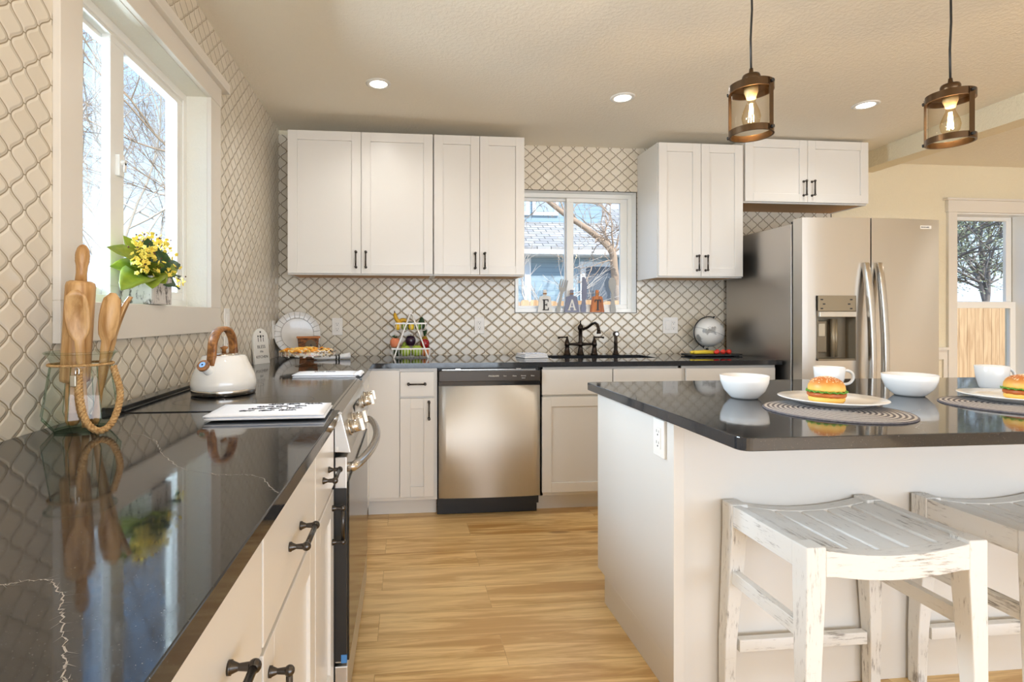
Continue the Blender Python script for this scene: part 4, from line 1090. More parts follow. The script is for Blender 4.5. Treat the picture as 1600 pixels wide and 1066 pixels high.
# rustic wooden holder
t = thing('wooden_holder', 'small rustic brown wooden holder before the leaning charger plate', 'holder', (.246, -.25, CT))
MH = TR(.246, -.26, CT) @ RZ(R(12))
w0, w1_, d0, h = .052, .066, .035, .145
mb = MB().hexa([(-w0, -d0, 0), (w0, -d0, 0), (w0, d0, 0), (-w0, d0, 0), (-w1_, -d0, h-.012), (w1_, -d0, h-.012), (w1_, d0, h-.012), (-w1_, d0, h-.012)])
build('box', MB().add(mb, MH), M_bark, t, .004)
build('rim', MB().add(MB().box(-w1_-.006, w1_+.008, -d0-.005, d0+.005, h-.012, h), MH), mat('honey_wood', srgb(176, 106, 42), .5), t, .003)
build('knot', MB().add(MB().cyl((.014, -d0-.003, h*.62), (.014, -d0+.01, h*.62), .034, n=24), MH), mat('grey_end_grain', srgb(112, 96, 76), .8), t, .002)
build('knot_core', MB().add(MB().cyl((.016, -d0-.0045, h*.62), (.016, -d0-.002, h*.62), .006, n=12), MH), M_blackm, t)

# rolled napkin with ring
t = thing('rolled_napkin', 'rolled white napkin with a black ring behind the cake stand', 'napkin', (.41, -.36, CT))
build('cloth', MB().tube([(.30, -.365, CT+.012), (.36, -.352, CT+.012), (.41, -.338, CT+.014), (.44, -.330, CT+.013), (.47, -.322, CT+.019), (.515, -.305, CT+.022)], [.008, .010, .0125, .010, .017, .02], 12), M_cloth, t)
build('napkin_ring', MB().tube([(.428, -.333, CT+.0155), (.436, -.331, CT+.0155)], .0152, 20).tube([(.445, -.329, CT+.0155), (.453, -.327, CT+.0155)], .0152, 20), M_blackm, t)

# ================================================================ fruit basket
BXc, BYc = .905, -.165
t = thing('tiered_basket', 'two tier white wire A-frame basket of fruit', 'basket', (BXc, BYc, CT))
def wire_tray(x0, x1, y0, y1, zb, zt, nm, n):
    rim = [(x0, y0, zt), (x1, y0, zt), (x1, y1, zt), (x0, y1, zt)]; mb = MB()
    for a, b in zip(rim, rim[1:]+rim[:1]):
        a = Vector(a); b = Vector(b); d = (b-a).normalized()
        mb.box(min(a.x, b.x)-.002, max(a.x, b.x)+.002, min(a.y, b.y)-.002, max(a.y, b.y)+.002, zt-.006, zt+.004)
    r0 = .0018
    for i in range(n+1):
        x = x0+.012+(x1-x0-.024)*i/n; mb.tube([(x, y0, zt), (x, y0+.004, zb+.012), (x, y0+.014, zb+.002), (x, y1-.014, zb+.002), (x, y1-.004, zb+.012), (x, y1, zt)], r0, 6)
    for j in range(4):
        y = y0+.02+(y1-y0-.04)*j/3; mb.tube([(x0, y, zt), (x0+.004, y, zb+.012), (x0+.016, y, zb+.002), (x1-.016, y, zb+.002), (x1-.004, y, zb+.012), (x1, y, zt)], r0, 6)
    return build(nm, mb, M_wire, t)
wire_tray(.775, 1.034, -.265, -.070, CT+.003, .976, 'lower_tray', 12); wire_tray(.796, 1.012, -.225, -.105, 1.092, 1.142, 'upper_tray', 8)
for y in (-.270, -.064):
    for s in (-1, 1):
        mb = MB().tube([(BXc+s*.112, y, CT+.002), (BXc+s*.112, y, CT+.003), (BXc+s*.006, -.167+(y+.167)*.45, 1.206)], .0052, 8); build('leg', mb, M_wire, t)
build('top_bar', MB().cyl((BXc, -.217, 1.207), (BXc, -.117, 1.207), .006, n=12), M_wire, t)
# fruit
def fruit(name, label, cat, c, r, col, rough=.35, stem=None, squash=1.0, prof=None, col2=None, leaf=False, group='fruit in the wire basket'):
    t = thing(name, label, cat, (c[0], c[1], c[2]-r*squash), group)
    key = name+'_skin%d' % int(sum(col[:3])*1000)
    m = bpy.data.materials.get(key) or leafmat(key, col, col2 or col); m.node_tree.nodes['Principled BSDF'].inputs['Roughness'].default_value = rough
    P = prof or [(0, -.93), (.35, -1.0), (.7, -.85), (.95, -.4), (1, .1), (.9, .55), (.6, .88), (.25, .92), (0, .80)]
    mb = MB()
    PP = bez([(a, b, 0) for a, b in P], 3); mb.lathe([(max(0, p.x)*r if i not in (0, len(PP)-1) else 0, p.y*r*squash) for i, p in enumerate(PP)], c, 22)
    build('flesh', mb, m, t)
    if stem: build('stem', MB().tube([(c[0], c[1], c[2]+r*squash*.75), (c[0]+.003, c[1], c[2]+r*squash*1.25)], .0018, 6), M_bud, t)
    if leaf:
        for k, (a, b) in enumerate(leaf):
            L = MB(); z0 = c[2]+r*squash*.85; pts = [(c[0], c[1], z0), (c[0]+a*.5, c[1]-.004, z0+b*.8), (c[0]+a, c[1]-.006, z0+b)]
            L.tube(bez(pts, 3), [.002, .003, .005, .006, .005, .003, .001], 6); build('leaf', L, M_leafd, t)
    return t
green = srgb(158, 184, 66); lz = CT+.006
fruit('peach', 'coral peach with green leaves at the left of the lower basket', 'peach', (.800, -.168, 1.011), .034, srgb(236, 128, 96), .7, True, 1.0, None, srgb(226, 150, 104), [(-.022, .016), (-.012, .020), (.016, .012)])
fruit('peach', 'dark plum under the peach in the lower basket', 'plum', (.806, -.175, CT+.034), .027, srgb(46, 60, 34), .4)
fruit('green_apple', 'green apple in front, left of centre in the lower basket', 'apple', (.868, -.208, CT+.045), .036, green, .3, True, 1.0, None, srgb(176, 196, 84))
fruit('green_apple', 'green apple in front, right of centre in the lower basket', 'apple', (.945, -.208, CT+.046), .037, green, .3, True, 1.0, None, srgb(176, 196, 84))
fruit('pear', 'small green pear behind the left green apple', 'pear', (.862, -.135, CT+.055), .032, srgb(138, 170, 52), .35, True, 1.35, [(0, -.95), (.45, -1), (.9, -.7), (1, -.3), (.8, .15), (.5, .55), (.36, .85), (.2, 1.0), (0, 1.02)])
fruit('eggplant', 'dark purple eggplant resting above the green apples', 'eggplant', (.903, -.145, 1.024), .035, srgb(46, 24, 48), .15, True, 1.0)
fruit('pomegranate', 'deep red pomegranate at the right of the lower basket', 'pomegranate', (.998, -.185, 1.006), .031, srgb(150, 24, 30), .2, False, 1.0)
fruit('orange', 'orange fruit low at the right end of the lower basket', 'orange', (1.000, -.185, CT+.036), .029, srgb(222, 128, 62), .5)
# small pineapple behind
pc = (1.000, -.098, 1.014)
t = thing('pineapple', 'small pineapple with spiky dark leaves at the right of the basket', 'pineapple', (pc[0], pc[1], CT+.006), 'fruit in the wire basket')
mb = MB().lathe([(0, -.092), (.018, -.091), (.025, -.06), (.026, -.01), (.023, .02), (.013, .036), (0, .04)], pc, 20); build('body', mb, leafmat('pineapple_skin', srgb(206, 164, 48), srgb(120, 84, 30)), t)
mb = MB(); rng = random.Random(5)
for i in range(16):
    a = rng.uniform(0, 6.3); s_ = rng.uniform(.25, 1); z0 = pc[2]+.034; o_ = .026*s_; H = .070-.025*s_
    mb.tube(bez([(pc[0], pc[1], z0), (pc[0]+o_*.45*math.cos(a), pc[1]+o_*.45*math.sin(a), z0+H*.6), (pc[0]+o_*math.cos(a), pc[1]+o_*math.sin(a), z0+H)], 4), [.003, .004, .0045, .0045, .004, .003, .002, .0012, .0004], 5)
build('crown', mb, M_leafd, t)
ub = 1.097
fruit('lemon', 'yellow lemon at the left end of the upper basket', 'lemon', (.818, -.192, ub+.022), .021, srgb(240, 196, 40), .35, False, 1.15, [(0, -1.15), (.2, -1.0), (.7, -.75), (1, -.1), (.9, .5), (.5, .85), (.2, 1.05), (0, 1.15)])
fruit('lime', 'green lime beside the left lemon in the upper basket', 'lime', (.862, -.192, ub+.021), .020, srgb(128, 160, 44), .35)
fruit('lemon', 'yellow lemon in the middle of the upper basket', 'lemon', (.908, -.196, ub+.022), .021, srgb(244, 206, 50), .35, False, 1.1, [(0, -1.1), (.2, -1.0), (.7, -.75), (1, -.1), (.9, .5), (.5, .85), (.2, 1.05), (0, 1.1)])
fruit('lime', 'green lime right of the middle lemon in the upper basket', 'lime', (.952, -.192, ub+.021), .020, srgb(116, 152, 46), .35)
fruit('avocado', 'dark green avocado standing at the right of the upper basket', 'avocado', (.978, -.155, ub+.046), .0235, srgb(30, 62, 30), .45, False, 1.75, [(0, -.95), (.5, -.97), (.95, -.6), (1, -.25), (.85, .2), (.62, .6), (.4, .88), (0, 1)])
fruit('avocado', 'dark green avocado lying in the middle of the upper basket', 'avocado', (.900, -.142, ub+.030), .027, srgb(38, 66, 30), .45, False, 1.0)
fruit('kiwi', 'green kiwi behind the right lime in the upper basket', 'kiwi', (.944, -.140, ub+.029), .022, srgb(84, 112, 48), .6)
def banana(label, pts):
    t = thing('banana', label, 'banana', pts[0], 'fruit in the wire basket'); P = bez(pts, 5); n = len(P)
    build('skin', MB().tube(P, [.004+.010*math.sin(PI*min(1, max(0, (i+.6)/n)))**.5 if 0 < i < n-1 else .004 for i in range(n)], 8), mat('banana_skin', srgb(228, 178, 44), .5) if 'banana_skin' not in bpy.data.materials else bpy.data.materials['banana_skin'], t)
    build('tip', MB().tube([P[0], P[0]+(P[0]-P[1]).normalized()*.012], .0035, 6), M_bud, t)
banana('ripe banana pointing up at the left of the upper basket', [(.797, -.150, 1.212), (.803, -.152, 1.180), (.822, -.152, 1.152), (.850, -.150, 1.135)])
banana('ripe banana lying across the left of the upper basket', [(.812, -.128, 1.135), (.835, -.128, 1.158), (.862, -.128, 1.162), (.888, -.126, 1.142)])

# ================================================================ sink side bits
t = thing('dish_cloth', 'small blue and white patterned cloth folded left of the sink', 'cloth', (1.70, -.29, CT))
MK = TR(1.705, -.285, CT) @ RZ(R(12)); mb = MB()
for k in range(3): mb.add(MB().box(-.085+.004*k, .085-.003*k, -.075+.003*k, .075, .0005+.010*k, .0095+.010*k))
mb = MB().add(mb, MK); build('cloth', mb, M_cloth, t, .003)
pm = MB(); rng = random.Random(8)
for i in range(26): x, y = rng.uniform(-.07, .07), rng.uniform(-.06, .065); pm.add(MB().cyl((x, y, .0296), (x, y, .0300), rng.uniform(.004, .008), n=7))
build('print', MB().add(pm, MK), mat('blue_print', srgb(112, 140, 190), .8), t)
# black board with fruit
t = thing('serving_board', 'black serving board with fruit beside the globe', 'board', (2.965, -.265, CT))
build('board', MB().box(2.790, 3.135, -.345, -.205, CT+.003, CT+.016), M_blackm, t, .004); build('handle', MB().box(3.135, 3.19, -.295, -.255, CT+.004, CT+.014), M_blackm, t, .003)
build('foot', MB().box(2.81, 2.825, -.335, -.215, CT, CT+.003).box(3.10, 3.115, -.335, -.215, CT, CT+.003), M_blackm, t)
t = thing('pineapple_spear', 'yellow pineapple spears laid along the black board', 'fruit', (2.9, -.27, CT+.016), None)
mb = MB(); 
for y, x0_, x1_ in ((-.300, 2.835, 2.985), (-.270, 2.825, 3.02), (-.240, 2.85, 3.05)): mb.tube([(x0_, y, CT+.026), ((x0_+x1_)/2, y+.004, CT+.028), (x1_, y, CT+.026)], [.009, .012, .010], 8)
build('flesh', mb, mat('pineapple_flesh', srgb(240, 208, 60), .5), t)
for i, (x, y) in enumerate(((2.985, -.318), (3.035, -.308), (3.082, -.300))):
    t = thing('strawberry', ('red strawberry leftmost on the black board', 'red strawberry in the middle of the black board', 'red strawberry closest to the globe on the black board')[i], 'strawberry', (x, y, CT+.016), 'strawberries on the board')
    M = TR(x, y, CT+.031) @ RY(R(70+12*i)); build('flesh', MB().add(MB().lathe([(0, -.018), (.008, -.015), (.015, -.002), (.0155, .010), (.010, .017), (0, .018)], n=16), M), mat('strawberry_red', srgb(222, 56, 42), .35) if 'strawberry_red' not in bpy.data.materials else bpy.data.materials['strawberry_red'], t)
    build('calyx', MB().add(MB().lathe([(0, .0185), (.009, .0175), (.011, .015)], n=7), M), M_leafd, t)
# globe
GX, GY, GZ = 3.045, -.125, 1.074; GR = .104
t = thing('desk_globe', 'small grey and white globe on a black stand beside the fridge', 'globe', (GX, GY, CT))
def globe_mat():
    m, t_, p = newmat('globe_map'); v = objc(t_); n = noise(t_, v, 11, 5, .6); l = mapr(t_, n, .54, .60)
    c = mixc(t_, l, srgb(226, 224, 220), srgb(150, 148, 144)); n2 = noise(t_, v, 5.5, 4, .6); c = mixc(t_, mapr(t_, n2, .60, .66), c, srgb(86, 80, 76))
    t_.links.new(c, p.inputs['Base Color']); p.inputs['Roughness'].default_value = .35; return m
tilt = RY(R(20)); MG = TR(GX, GY, GZ) @ tilt
gb = build('sphere', MB().add(MB().sphere((0, 0, 0), GR, 36, 22), MG), globe_mat(), t)
build('equator_band', MB().add(MB().tube([((GR+.0004)*math.cos(2*PI*i/48), (GR+.0004)*math.sin(2*PI*i/48), 0) for i in range(48)], .0009, 5, closed=True), MG), M_char, gb)
build('meridian', MB().tube([tuple(MG @ Vector((-(GR+.008)*math.sin(PI*i/24), 0, (GR+.008)*math.cos(PI*i/24)))) for i in range(25)], .004, 8), M_blackm, t)
build('axis_pin', MB().cyl(MG @ Vector((0, 0, GR)), MG @ Vector((0, 0, GR+.018)), .005, n=12).cyl(MG @ Vector((0, 0, -GR)), MG @ Vector((0, 0, -GR-.016)), .005, n=12), M_blackm, t)
build('stand', MB().lathe([(0, 0), (.062, 0), (.062, .006), (.02, .014), (.010, .022), (.010, .044), (0, .044)], (GX-.012, GY, CT), 28), M_blackm, t)

# ================================================================ window sill ornaments: E A T and cutlery
SZ = BW[2]+.0017; EY = .052
def serif(ch):
    if ch == 'E': return [[(-.30,-.5),(-.30,-.42),(-.22,-.42),(-.22,.42),(-.30,.42),(-.30,.5),(.28,.5),(.28,.26),(.22,.26),(.20,.42),(-.06,.42),(-.06,.05),(.08,.05),(.10,.14),(.15,.14),(.15,-.13),(.10,-.13),(.08,-.04),(-.06,-.04),(-.06,-.42),(.22,-.42),(.26,-.24),(.32,-.24),(.31,-.5)]]
    if ch == 'T': return [[(-.16,-.5),(-.16,-.43),(-.08,-.43),(-.08,.41),(-.22,.41),(-.27,.24),(-.33,.24),(-.32,.5),(.32,.5),(.33,.24),(.27,.24),(.22,.41),(.08,.41),(.08,-.43),(.16,-.43),(.16,-.5)]]
    return [[(-.44,-.5),(-.44,-.43),(-.37,-.43),(-.05,.5),(.06,.5),(.36,-.43),(.43,-.43),(.43,-.5),(.12,-.5),(.12,-.43),(.19,-.43),(.13,-.22),(-.17,-.22),(-.235,-.43),(-.15,-.43),(-.15,-.5)], ]
def ear(mb, poly, fn, d):
    """triangulated extruded polygon"""
    bm = bmesh.new(); vs = [bm.verts.new((a, b, 0)) for a, b in poly]; f = bm.faces.new(vs); r_ = bmesh.ops.triangulate(bm, faces=[f])
    bm.verts.index_update(); tris = [[v.index for v in f_.verts] for f_ in bm.faces]; bm.free(); n = len(poly); b = len(mb.v)
    mb.v += [tuple(fn(a, c_, 0)) for a, c_ in poly]+[tuple(fn(a, c_, d)) for a, c_ in poly]
    for q in tris: mb.face([b+i for i in q]); mb.face([b+n+i for i in reversed(q)])
    for i in range(n): mb.face((b+i, b+(i+1) % n, b+n+(i+1) % n, b+n+i))
    return mb
def eat(ch, label, xc, w0, m, lm, hh=.115):
    t = thing('letter_board', label, 'ornament', (xc, EY, SZ), 'letter boards on the window sill')
    w1_ = w0*.72; mb = MB(); fn = lambda a, b, t_: (xc+a, EY-.006+t_, SZ+b)
    poly = [(-w0/2, 0), (w0/2, 0), (w1_/2, hh), (.014, hh+.006), (-.014, hh+.006), (-w1_/2, hh)]
    mb.prism(poly, fn, .012); build('board', mb, m, t, .001)
    build('grip', MB().box(xc-.0125, xc+.0125, EY-.005, EY+.005, SZ+hh+.006, SZ+hh+.05), m, t, .003)
    build('leather_loop', MB().box(xc-.013, xc+.013, EY-.0065, EY+.0065, SZ+hh+.016, SZ+hh+.026), mat('tan_cord', srgb(160, 122, 86), .8) if 'tan_cord' not in bpy.data.materials else bpy.data.materials['tan_cord'], t)
    lb = MB()
    for p in serif(ch): ear(lb, [(a*.075, b*.080) for a, b in p], lambda a, b, t_: (xc+.003+a, EY-.0065-t_, SZ+hh*.47+b), .0035)
    if ch == 'A':
        lb = MB()
        for p in serif(ch): ear(lb, [(a*.075, b*.080) for a, b in p], lambda a, b, t_: (xc+a, EY-.0065-t_, SZ+hh*.47+b), .0035)
        inner = [(-.12, -.13), (.095, -.13), (-.02, .24)]
        hole = ear(MB(), [(a*.075, b*.080) for a, b in inner], lambda a, b, t_: (xc+a, EY-.0100-t_, SZ+hh*.47+b), .0003)
        build('letter', lb, lm, t); build('letter_counter', hole, m, t)
    else: build('letter', lb, lm, t)
eat('E', 'small white board ornament with a grey letter E', 1.886, .112, M_white, M_char)
eat('A', 'small blue grey board ornament with a white letter A', 2.088, .112, M_bluegrey, M_white)
eat('T', 'small orange wooden board ornament with a dark letter T', 2.281, .108, M_orange, M_blackm)
def cut(name, label, cat, poly, m, x, lean=0, y=EY+.006):
    t = thing(name, label, cat, (x, y, SZ), 'wooden cutlery cutouts on the window sill'); M = TR(x, y, SZ) @ RY(lean)
    mb = MB()
    for p in poly: ear(mb, p, lambda a, b, t_: (a, t_, b), .009)
    build('cutout', MB().add(mb, M), m, t, .001)
def outline(ws):   # symmetric outline from (z, half width)
    return [(w_, z) for z, w_ in ws]+[(-w_, z) for z, w_ in reversed(ws)]
fk = [outline([(0, .014), (.02, .017), (.06, .012), (.12, .009), (.155, .012), (.168, .026), (.185, .030)])]
for k in range(4): x_ = -.030+k*.0162; fk.append([(x_, .184), (x_+.0105, .184), (x_+.0095, .245), (x_+.002, .245)])
cut('fork_cutout', 'pale grey wooden fork cutout leaning between the E and A boards', 'ornament', fk, M_grey, 1.985, R(12))
cut('knife_cutout', 'blue grey wooden knife cutout between the A and T boards', 'ornament', [[(-.018, 0), (.018, 0), (.021, .03), (.012, .09), (.022, .10), (.024, .2), (.014, .245), (0, .262), (-.014, .262), (-.016, .1), (-.011, .09), (-.021, .03)]], M_bluegrey, 2.180, R(1))
cut('spoon_cutout', 'pale grey wooden spoon cutout right of the T board', 'ornament', [outline([(0, .020), (.02, .022), (.08, .013), (.145, .010), (.165, .018), (.195, .028), (.228, .028), (.252, .017), (.260, .006)])], M_grey, 2.408, R(-2))

# plant on the left sill
PX, PY, PZ = -.022, -1.800, LW[2]+.0017
t = thing('potted_plant', 'yellow flowering plant in a square birch pot on the window sill', 'plant', (PX, PY, PZ))
def birch():
    m, t_, p = newmat('birch_bark'); c = pos(t_); n = noise(t_, scaled(t_, c, (30, 30, 12)), 1.6, 4, .7)
    t_.links.new(mixc(t_, mapr(t_, n, .50, .64), srgb(206, 200, 194), srgb(74, 66, 60)), p.inputs['Base Color']); p.inputs['Roughness'].default_value = .8
    bump(t_, n, -.4, .003, p); return m
a_ = .056; MP = TR(PX, PY, PZ) @ RZ(R(-9))
mb = MB().box(-a_, a_, -a_, -a_+.006, 0, .096).box(-a_, a_, a_-.006, a_, 0, .096).box(-a_, -a_+.006, -a_+.006, a_-.006, 0, .096).box(a_-.006, a_, -a_+.006, a_-.006, 0, .096).box(-a_+.006, a_-.006, -a_+.006, a_-.006, 0, .006)
build('pot', MB().add(mb, MP), birch(), t, .003)
build('soil', MB().add(MB().box(-a_+.007, a_-.007, -a_+.007, a_-.007, .007, .086), MP), mat('soil', srgb(60, 42, 30), .9), t)
rng = random.Random(21)
def leaf_mb(base, tip, w, up, n=8, fold=.25):
    b = Vector(base); d = Vector(tip)-b; L = d.length; z = d.normalized(); s_ = z.cross(Vector(up)).normalized(); nn = s_.cross(z); mb = MB(); rows = []
    for i in range(n+1):
        k = i/n; ww = w*math.sin(PI*k**.8)**.8 if 0 < k < 1 else .0006
        c_ = b+z*L*k+nn*(.10*L*math.sin(PI*k)-.12*L*k*k); r0 = len(mb.v)
        for j in (-1, -.5, 0, .5, 1): mb.v.append(tuple(c_+s_*ww*j+nn*(ww*fold*abs(j)+.0025*math.sin(i*2.4)*abs(j))))
        for j in (1, .5, 0, -.5, -1): mb.v.append(tuple(c_+s_*ww*j+nn*(ww*fold*abs(j)+.0025*math.sin(i*2.4)*abs(j)-.0009)))
        rows.append(r0)
    for a, c_ in zip(rows, rows[1:]):
        for j in range(10): mb.face((a+j, a+(j+1) % 10, c_+(j+1) % 10, c_+j), 0, True)
    return mb
pc = Vector((PX+.005, PY-.0, PZ+.098))
LV = [((-.01, -.195, .085), .048, 0), ((.02, -.200, -.040), .050, 0), ((.07, -.120, -.035), .044, 0), ((.075, -.045, -.02), .040, 0), ((.07, .060, -.02), .042, 1), ((.05, .140, -.025), .052, 1), ((.02, .215, .030), .040, 1), ((.03, .165, .085), .046, 1), ((-.01, .105, .125), .044, 1), ((.0, .0, .135), .046, 1), ((-.02, -.095, .125), .044, 0), ((.055, -.085, .05), .042, 0), ((.07, .01, .03), .040, 1), ((.06, .085, .05), .044, 0), ((.03, -.150, .035), .048, 0), ((-.03, .15, .03), .044, 1), ((-.04, -.14, .03), .044, 0), ((.03, -.03, .09), .046, 1), ((.03, .06, .10), .044, 1)]
for (o_, w_, k) in LV:
    tip = pc+Vector(o_); base = pc+Vector((o_[0]*.12, o_[1]*.12, -.005)); build('leaf', leaf_mb(base, tip, w_, (.5, -.75, .75)), M_leafd if k else M_leaf, t, fixn=False)
for (o_, n_) in (((.045, -.150, .030), 24), ((.055, .015, .022), 24), ((.040, -.065, .075), 18), ((.015, -.085, .112), 20), ((.02, .060, .118), 20), ((.025, .105, .095), 10), ((.04, .165, .0), 9), ((.03, -.105, .065), 12), ((.0, .025, .138), 12), ((.05, -.04, .03), 8)):
    c_ = pc+Vector(o_); mb = MB(); st_ = MB()
    st_.tube(bez([pc, pc.lerp(c_, .6)+Vector((0, 0, .01)), c_], 3), .0016, 5, m=1)
    for i in range(n_):
        q = c_+Vector((rng.gauss(0, .012), rng.gauss(0, .016), rng.gauss(0, .014))); M = TR(*q) @ RZ(rng.uniform(0, 6)) @ RX(rng.uniform(.4, 1.6))
        f_ = MB(); 
        for p in range(5):
            a = 2*PI*p/5; f_.sphere((.0048*math.cos(a), .0048*math.sin(a), 0), (.0036, .0036, .0015), 6, 4)
        mb.add(f_, M, 0); mb.sphere(tuple(q), .0022, 6, 4, 0)
        if i % 3 == 0: mb.sphere(tuple(q+Vector((rng.gauss(0, .010), rng.gauss(0, .010), .012))), .0032, 6, 4, 1)
    mb.add(st_); build('flower_cluster', mb, [M_petal, M_bud], t, fixn=False)

# ================================================================ things on the island
IZ = .9003
def bowl(label, c, r, h):
    t = tag(build('bowl', MB().lathe([(0, .004), (r*.42, .004), (r*.43, 0), (r*.52, 0), (r*.60, .006), (r*.84, h*.36), (r*.97, h*.72), (r, h), (r*.975, h+.001), (r*.93, h*.72), (r*.80, h*.38), (r*.5, .010), (0, .008)], (c[0], c[1], IZ), 48), M_ceramic, None, loc=(c[0], c[1], IZ)), label, 'bowl', 'white ceramic bowls on the island'); return t
bowl('white ceramic bowl at the near corner of the island', (2.050, -1.985), .0775, .079)
bowl('white ceramic bowl between the two burger plates', (2.684, -1.985), .0815, .076)
def mug(label, c, ha):
    t = thing('mug', label, 'mug', (c[0], c[1], IZ), 'white ceramic mugs on the island')
    build('cup', MB().lathe([(0, .004), (.028, .004), (.030, 0), (.034, 0), (.039, .01), (.048, .05), (.0515, .090), (.050, .092), (.0475, .088), (.044, .05), (.035, .012), (0, .009)], (c[0], c[1], IZ), 40), M_ceramic, t)
    d = Vector((math.cos(ha), math.sin(ha), 0)); o_ = Vector((c[0], c[1], IZ))
    pts = [o_+d*a+Vector((0, 0, b)) for a, b in ((.047, .076), (.066, .078), (.083, .066), (.085, .046), (.073, .030), (.054, .025), (.042, .026))]
    build('handle', MB().tube(bez(pts, 4), .0055, 10), M_ceramic, t); return t
mug('white mug behind the first burger plate', (2.492, -1.845), R(-12)); mug('white mug behind the second burger plate at the far right', (3.172, -1.86), R(-8))
def placemat(label, c, r=.190):
    mb = MB(); n = 60; prof = [(0, .003)]; k = 26
    for i in range(k): rr = r*(i+.5)/k; prof += [(rr-.0022, .0030), (rr, .0052), (rr+.0022, .0030)]
    prof += [(r, .002), (r, 0), (0, 0)]
    mb.lathe(prof, (c[0], c[1], IZ), n)
    m = bpy.data.materials.get('woven_grey')
    if m is None:
        m, t_, p = newmat('woven_grey'); v = objc(t_); s_ = N(t_, 'ShaderNodeVectorMath', operation='LENGTH'); t_.links.new(v, s_.inputs[0])
        w_ = math_(t_, 'SINE', math_(t_, 'MULTIPLY', s_.outputs['Value'], 2*PI/.0132)); n_ = noise(t_, v, 160, 2)
        f_ = math_(t_, 'ADD', mapr(t_, w_, -.6, .6, 0, .75), math_(t_, 'MULTIPLY', n_, .3))
        t_.links.new(mixc(t_, f_, srgb(214, 208, 202), srgb(84, 80, 88)), p.inputs['Base Color']); p.inputs['Roughness'].default_value = .9
    return tag(build('placemat', mb, m, None, loc=(c[0], c[1], IZ)), label, 'placemat', 'woven round placemats')
def plate(label, c, r=.148):
    z = IZ+.0055
    return tag(build('plate', MB().lathe([(0, .002), (r*.52, .002), (r*.55, 0), (r*.60, 0), (r*.72, .008), (r*.96, .018), (r, .0205), (r*.985, .0225), (r*.70, .0135), (r*.60, .0095), (0, .0085)], (c[0], c[1], z), 64), M_ceramic, None, loc=(c[0], c[1], z)), label, 'plate', 'white dinner plates on the island')
M_bun = None
def bun():
    m, t_, p = newmat('toasted_bun'); g = N(t_, 'ShaderNodeTexCoord').outputs['Object']; s_ = N(t_, 'ShaderNodeSeparateXYZ'); t_.links.new(g, s_.inputs[0]); n = noise(t_, g, 45, 3)
    f_ = mapr(t_, math_(t_, 'ADD', s_.outputs['Z'], math_(t_, 'MULTIPLY', n, .016)), .044, .082)
    t_.links.new(mixc(t_, f_, srgb(240, 192, 96), srgb(192, 108, 42)), p.inputs['Base Color']); p.inputs['Roughness'].default_value = .45; return m
M_bun = bun(); M_bunb = mat('bun_bottom', srgb(240, 190, 92), .5); M_patty = leafmat('patty', srgb(150, 70, 26), srgb(196, 106, 40)); M_lett = mat('lettuce', srgb(88, 150, 52), .5); M_seed = mat('sesame', srgb(246, 226, 186), .5)
def burger(label, c, seed):
    z = IZ+.0155; t = thing('burger', label, 'burger', (c[0], c[1], z), 'toy-like burgers on the plates'); rng = random.Random(seed); R_ = .0505
    build('bottom_bun', MB().lathe([(0, 0), (R_*.90, 0), (R_*.97, .006), (R_*.97, .016), (0, .017)], (c[0], c[1], z), 36), M_bunb, t)
    mb = MB(); n = 40; rows = []
    for r_, zz in ((.2, .017), (.98, .0165), (1.03, .021), (1.02, .027), (.96, .030), (.2, .030)):
        b = len(mb.v); rows.append(b)
        for i in range(n): a = 2*PI*i/n; q = R_*r_*(1+(rng.uniform(-.02, .02) if r_ > .9 else 0)); mb.v.append((c[0]+q*math.cos(a), c[1]+q*math.sin(a), z+zz+(rng.uniform(-.001, .001) if r_ > .9 else 0)))
    for a, b in zip(rows, rows[1:]):
        for i in range(n): mb.face((a+i, a+(i+1) % n, b+(i+1) % n, b+i), 0, True)
    build('patty', mb, M_patty, t)
    mb = MB(); n = 72; rows = []
    for r_, zz in ((.3, .031), (1.0, .031), (1.10, .033), (1.09, .0345), (1.0, .0335), (.3, .0335)):
        b = len(mb.v); rows.append(b)
        for i in range(n):
            a = 2*PI*i/n; q = R_*r_*(1+(.02*math.sin(a*11+seed) if r_ > .9 else 0)); mb.v.append((c[0]+q*math.cos(a), c[1]+q*math.sin(a), z+zz+(.0035*math.sin(a*17+seed) if r_ > 1.05 else 0)))
    for a, b in zip(rows, rows[1:]):
        for i in range(n): mb.face((a+i, a+(i+1) % n, b+(i+1) % n, b+i), 0, True)
    build('lettuce', mb, M_lett, t)
    mb = MB(); P = [(0, .034), (R_*.96, .034), (R_*1.0, .040), (R_*.97, .052), (R_*.84, .064), (R_*.62, .073), (R_*.32, .078), (0, .0795)]
    mb.lathe(P, (c[0], c[1], z), 40)
    for i in range(150):
        a = rng.uniform(0, 2*PI); k = .9*rng.random()**.7; rr = R_*k; zz = .0795-.0155*(k/.84)**2.2
        M = TR(c[0]+rr*math.cos(a), c[1]+rr*math.sin(a), z+zz) @ RZ(rng.uniform(0, 6.3)); mb.add(MB().sphere((0, 0, 0), (.0024, .0014, .0012), 6, 4), M, 1)
    build('top_bun', mb, [M_bun, M_seed], t)
P1 = (2.222, -2.165); P2 = (2.885, -2.165)
placemat('grey spiral woven placemat nearest the island corner', (2.152, -2.262)); plate('white plate with a burger, nearest the island corner', P1); burger('sesame bun burger on the plate nearest the island corner', (P1[0]-.022, P1[1]-.006), 3)
placemat('grey spiral woven placemat cut off at the right edge', (2.800, -2.235)); plate('white plate with a burger, cut off at the right edge', P2); burger('sesame bun burger cut off at the right edge', (P2[0]+.004, P2[1]-.02), 9)

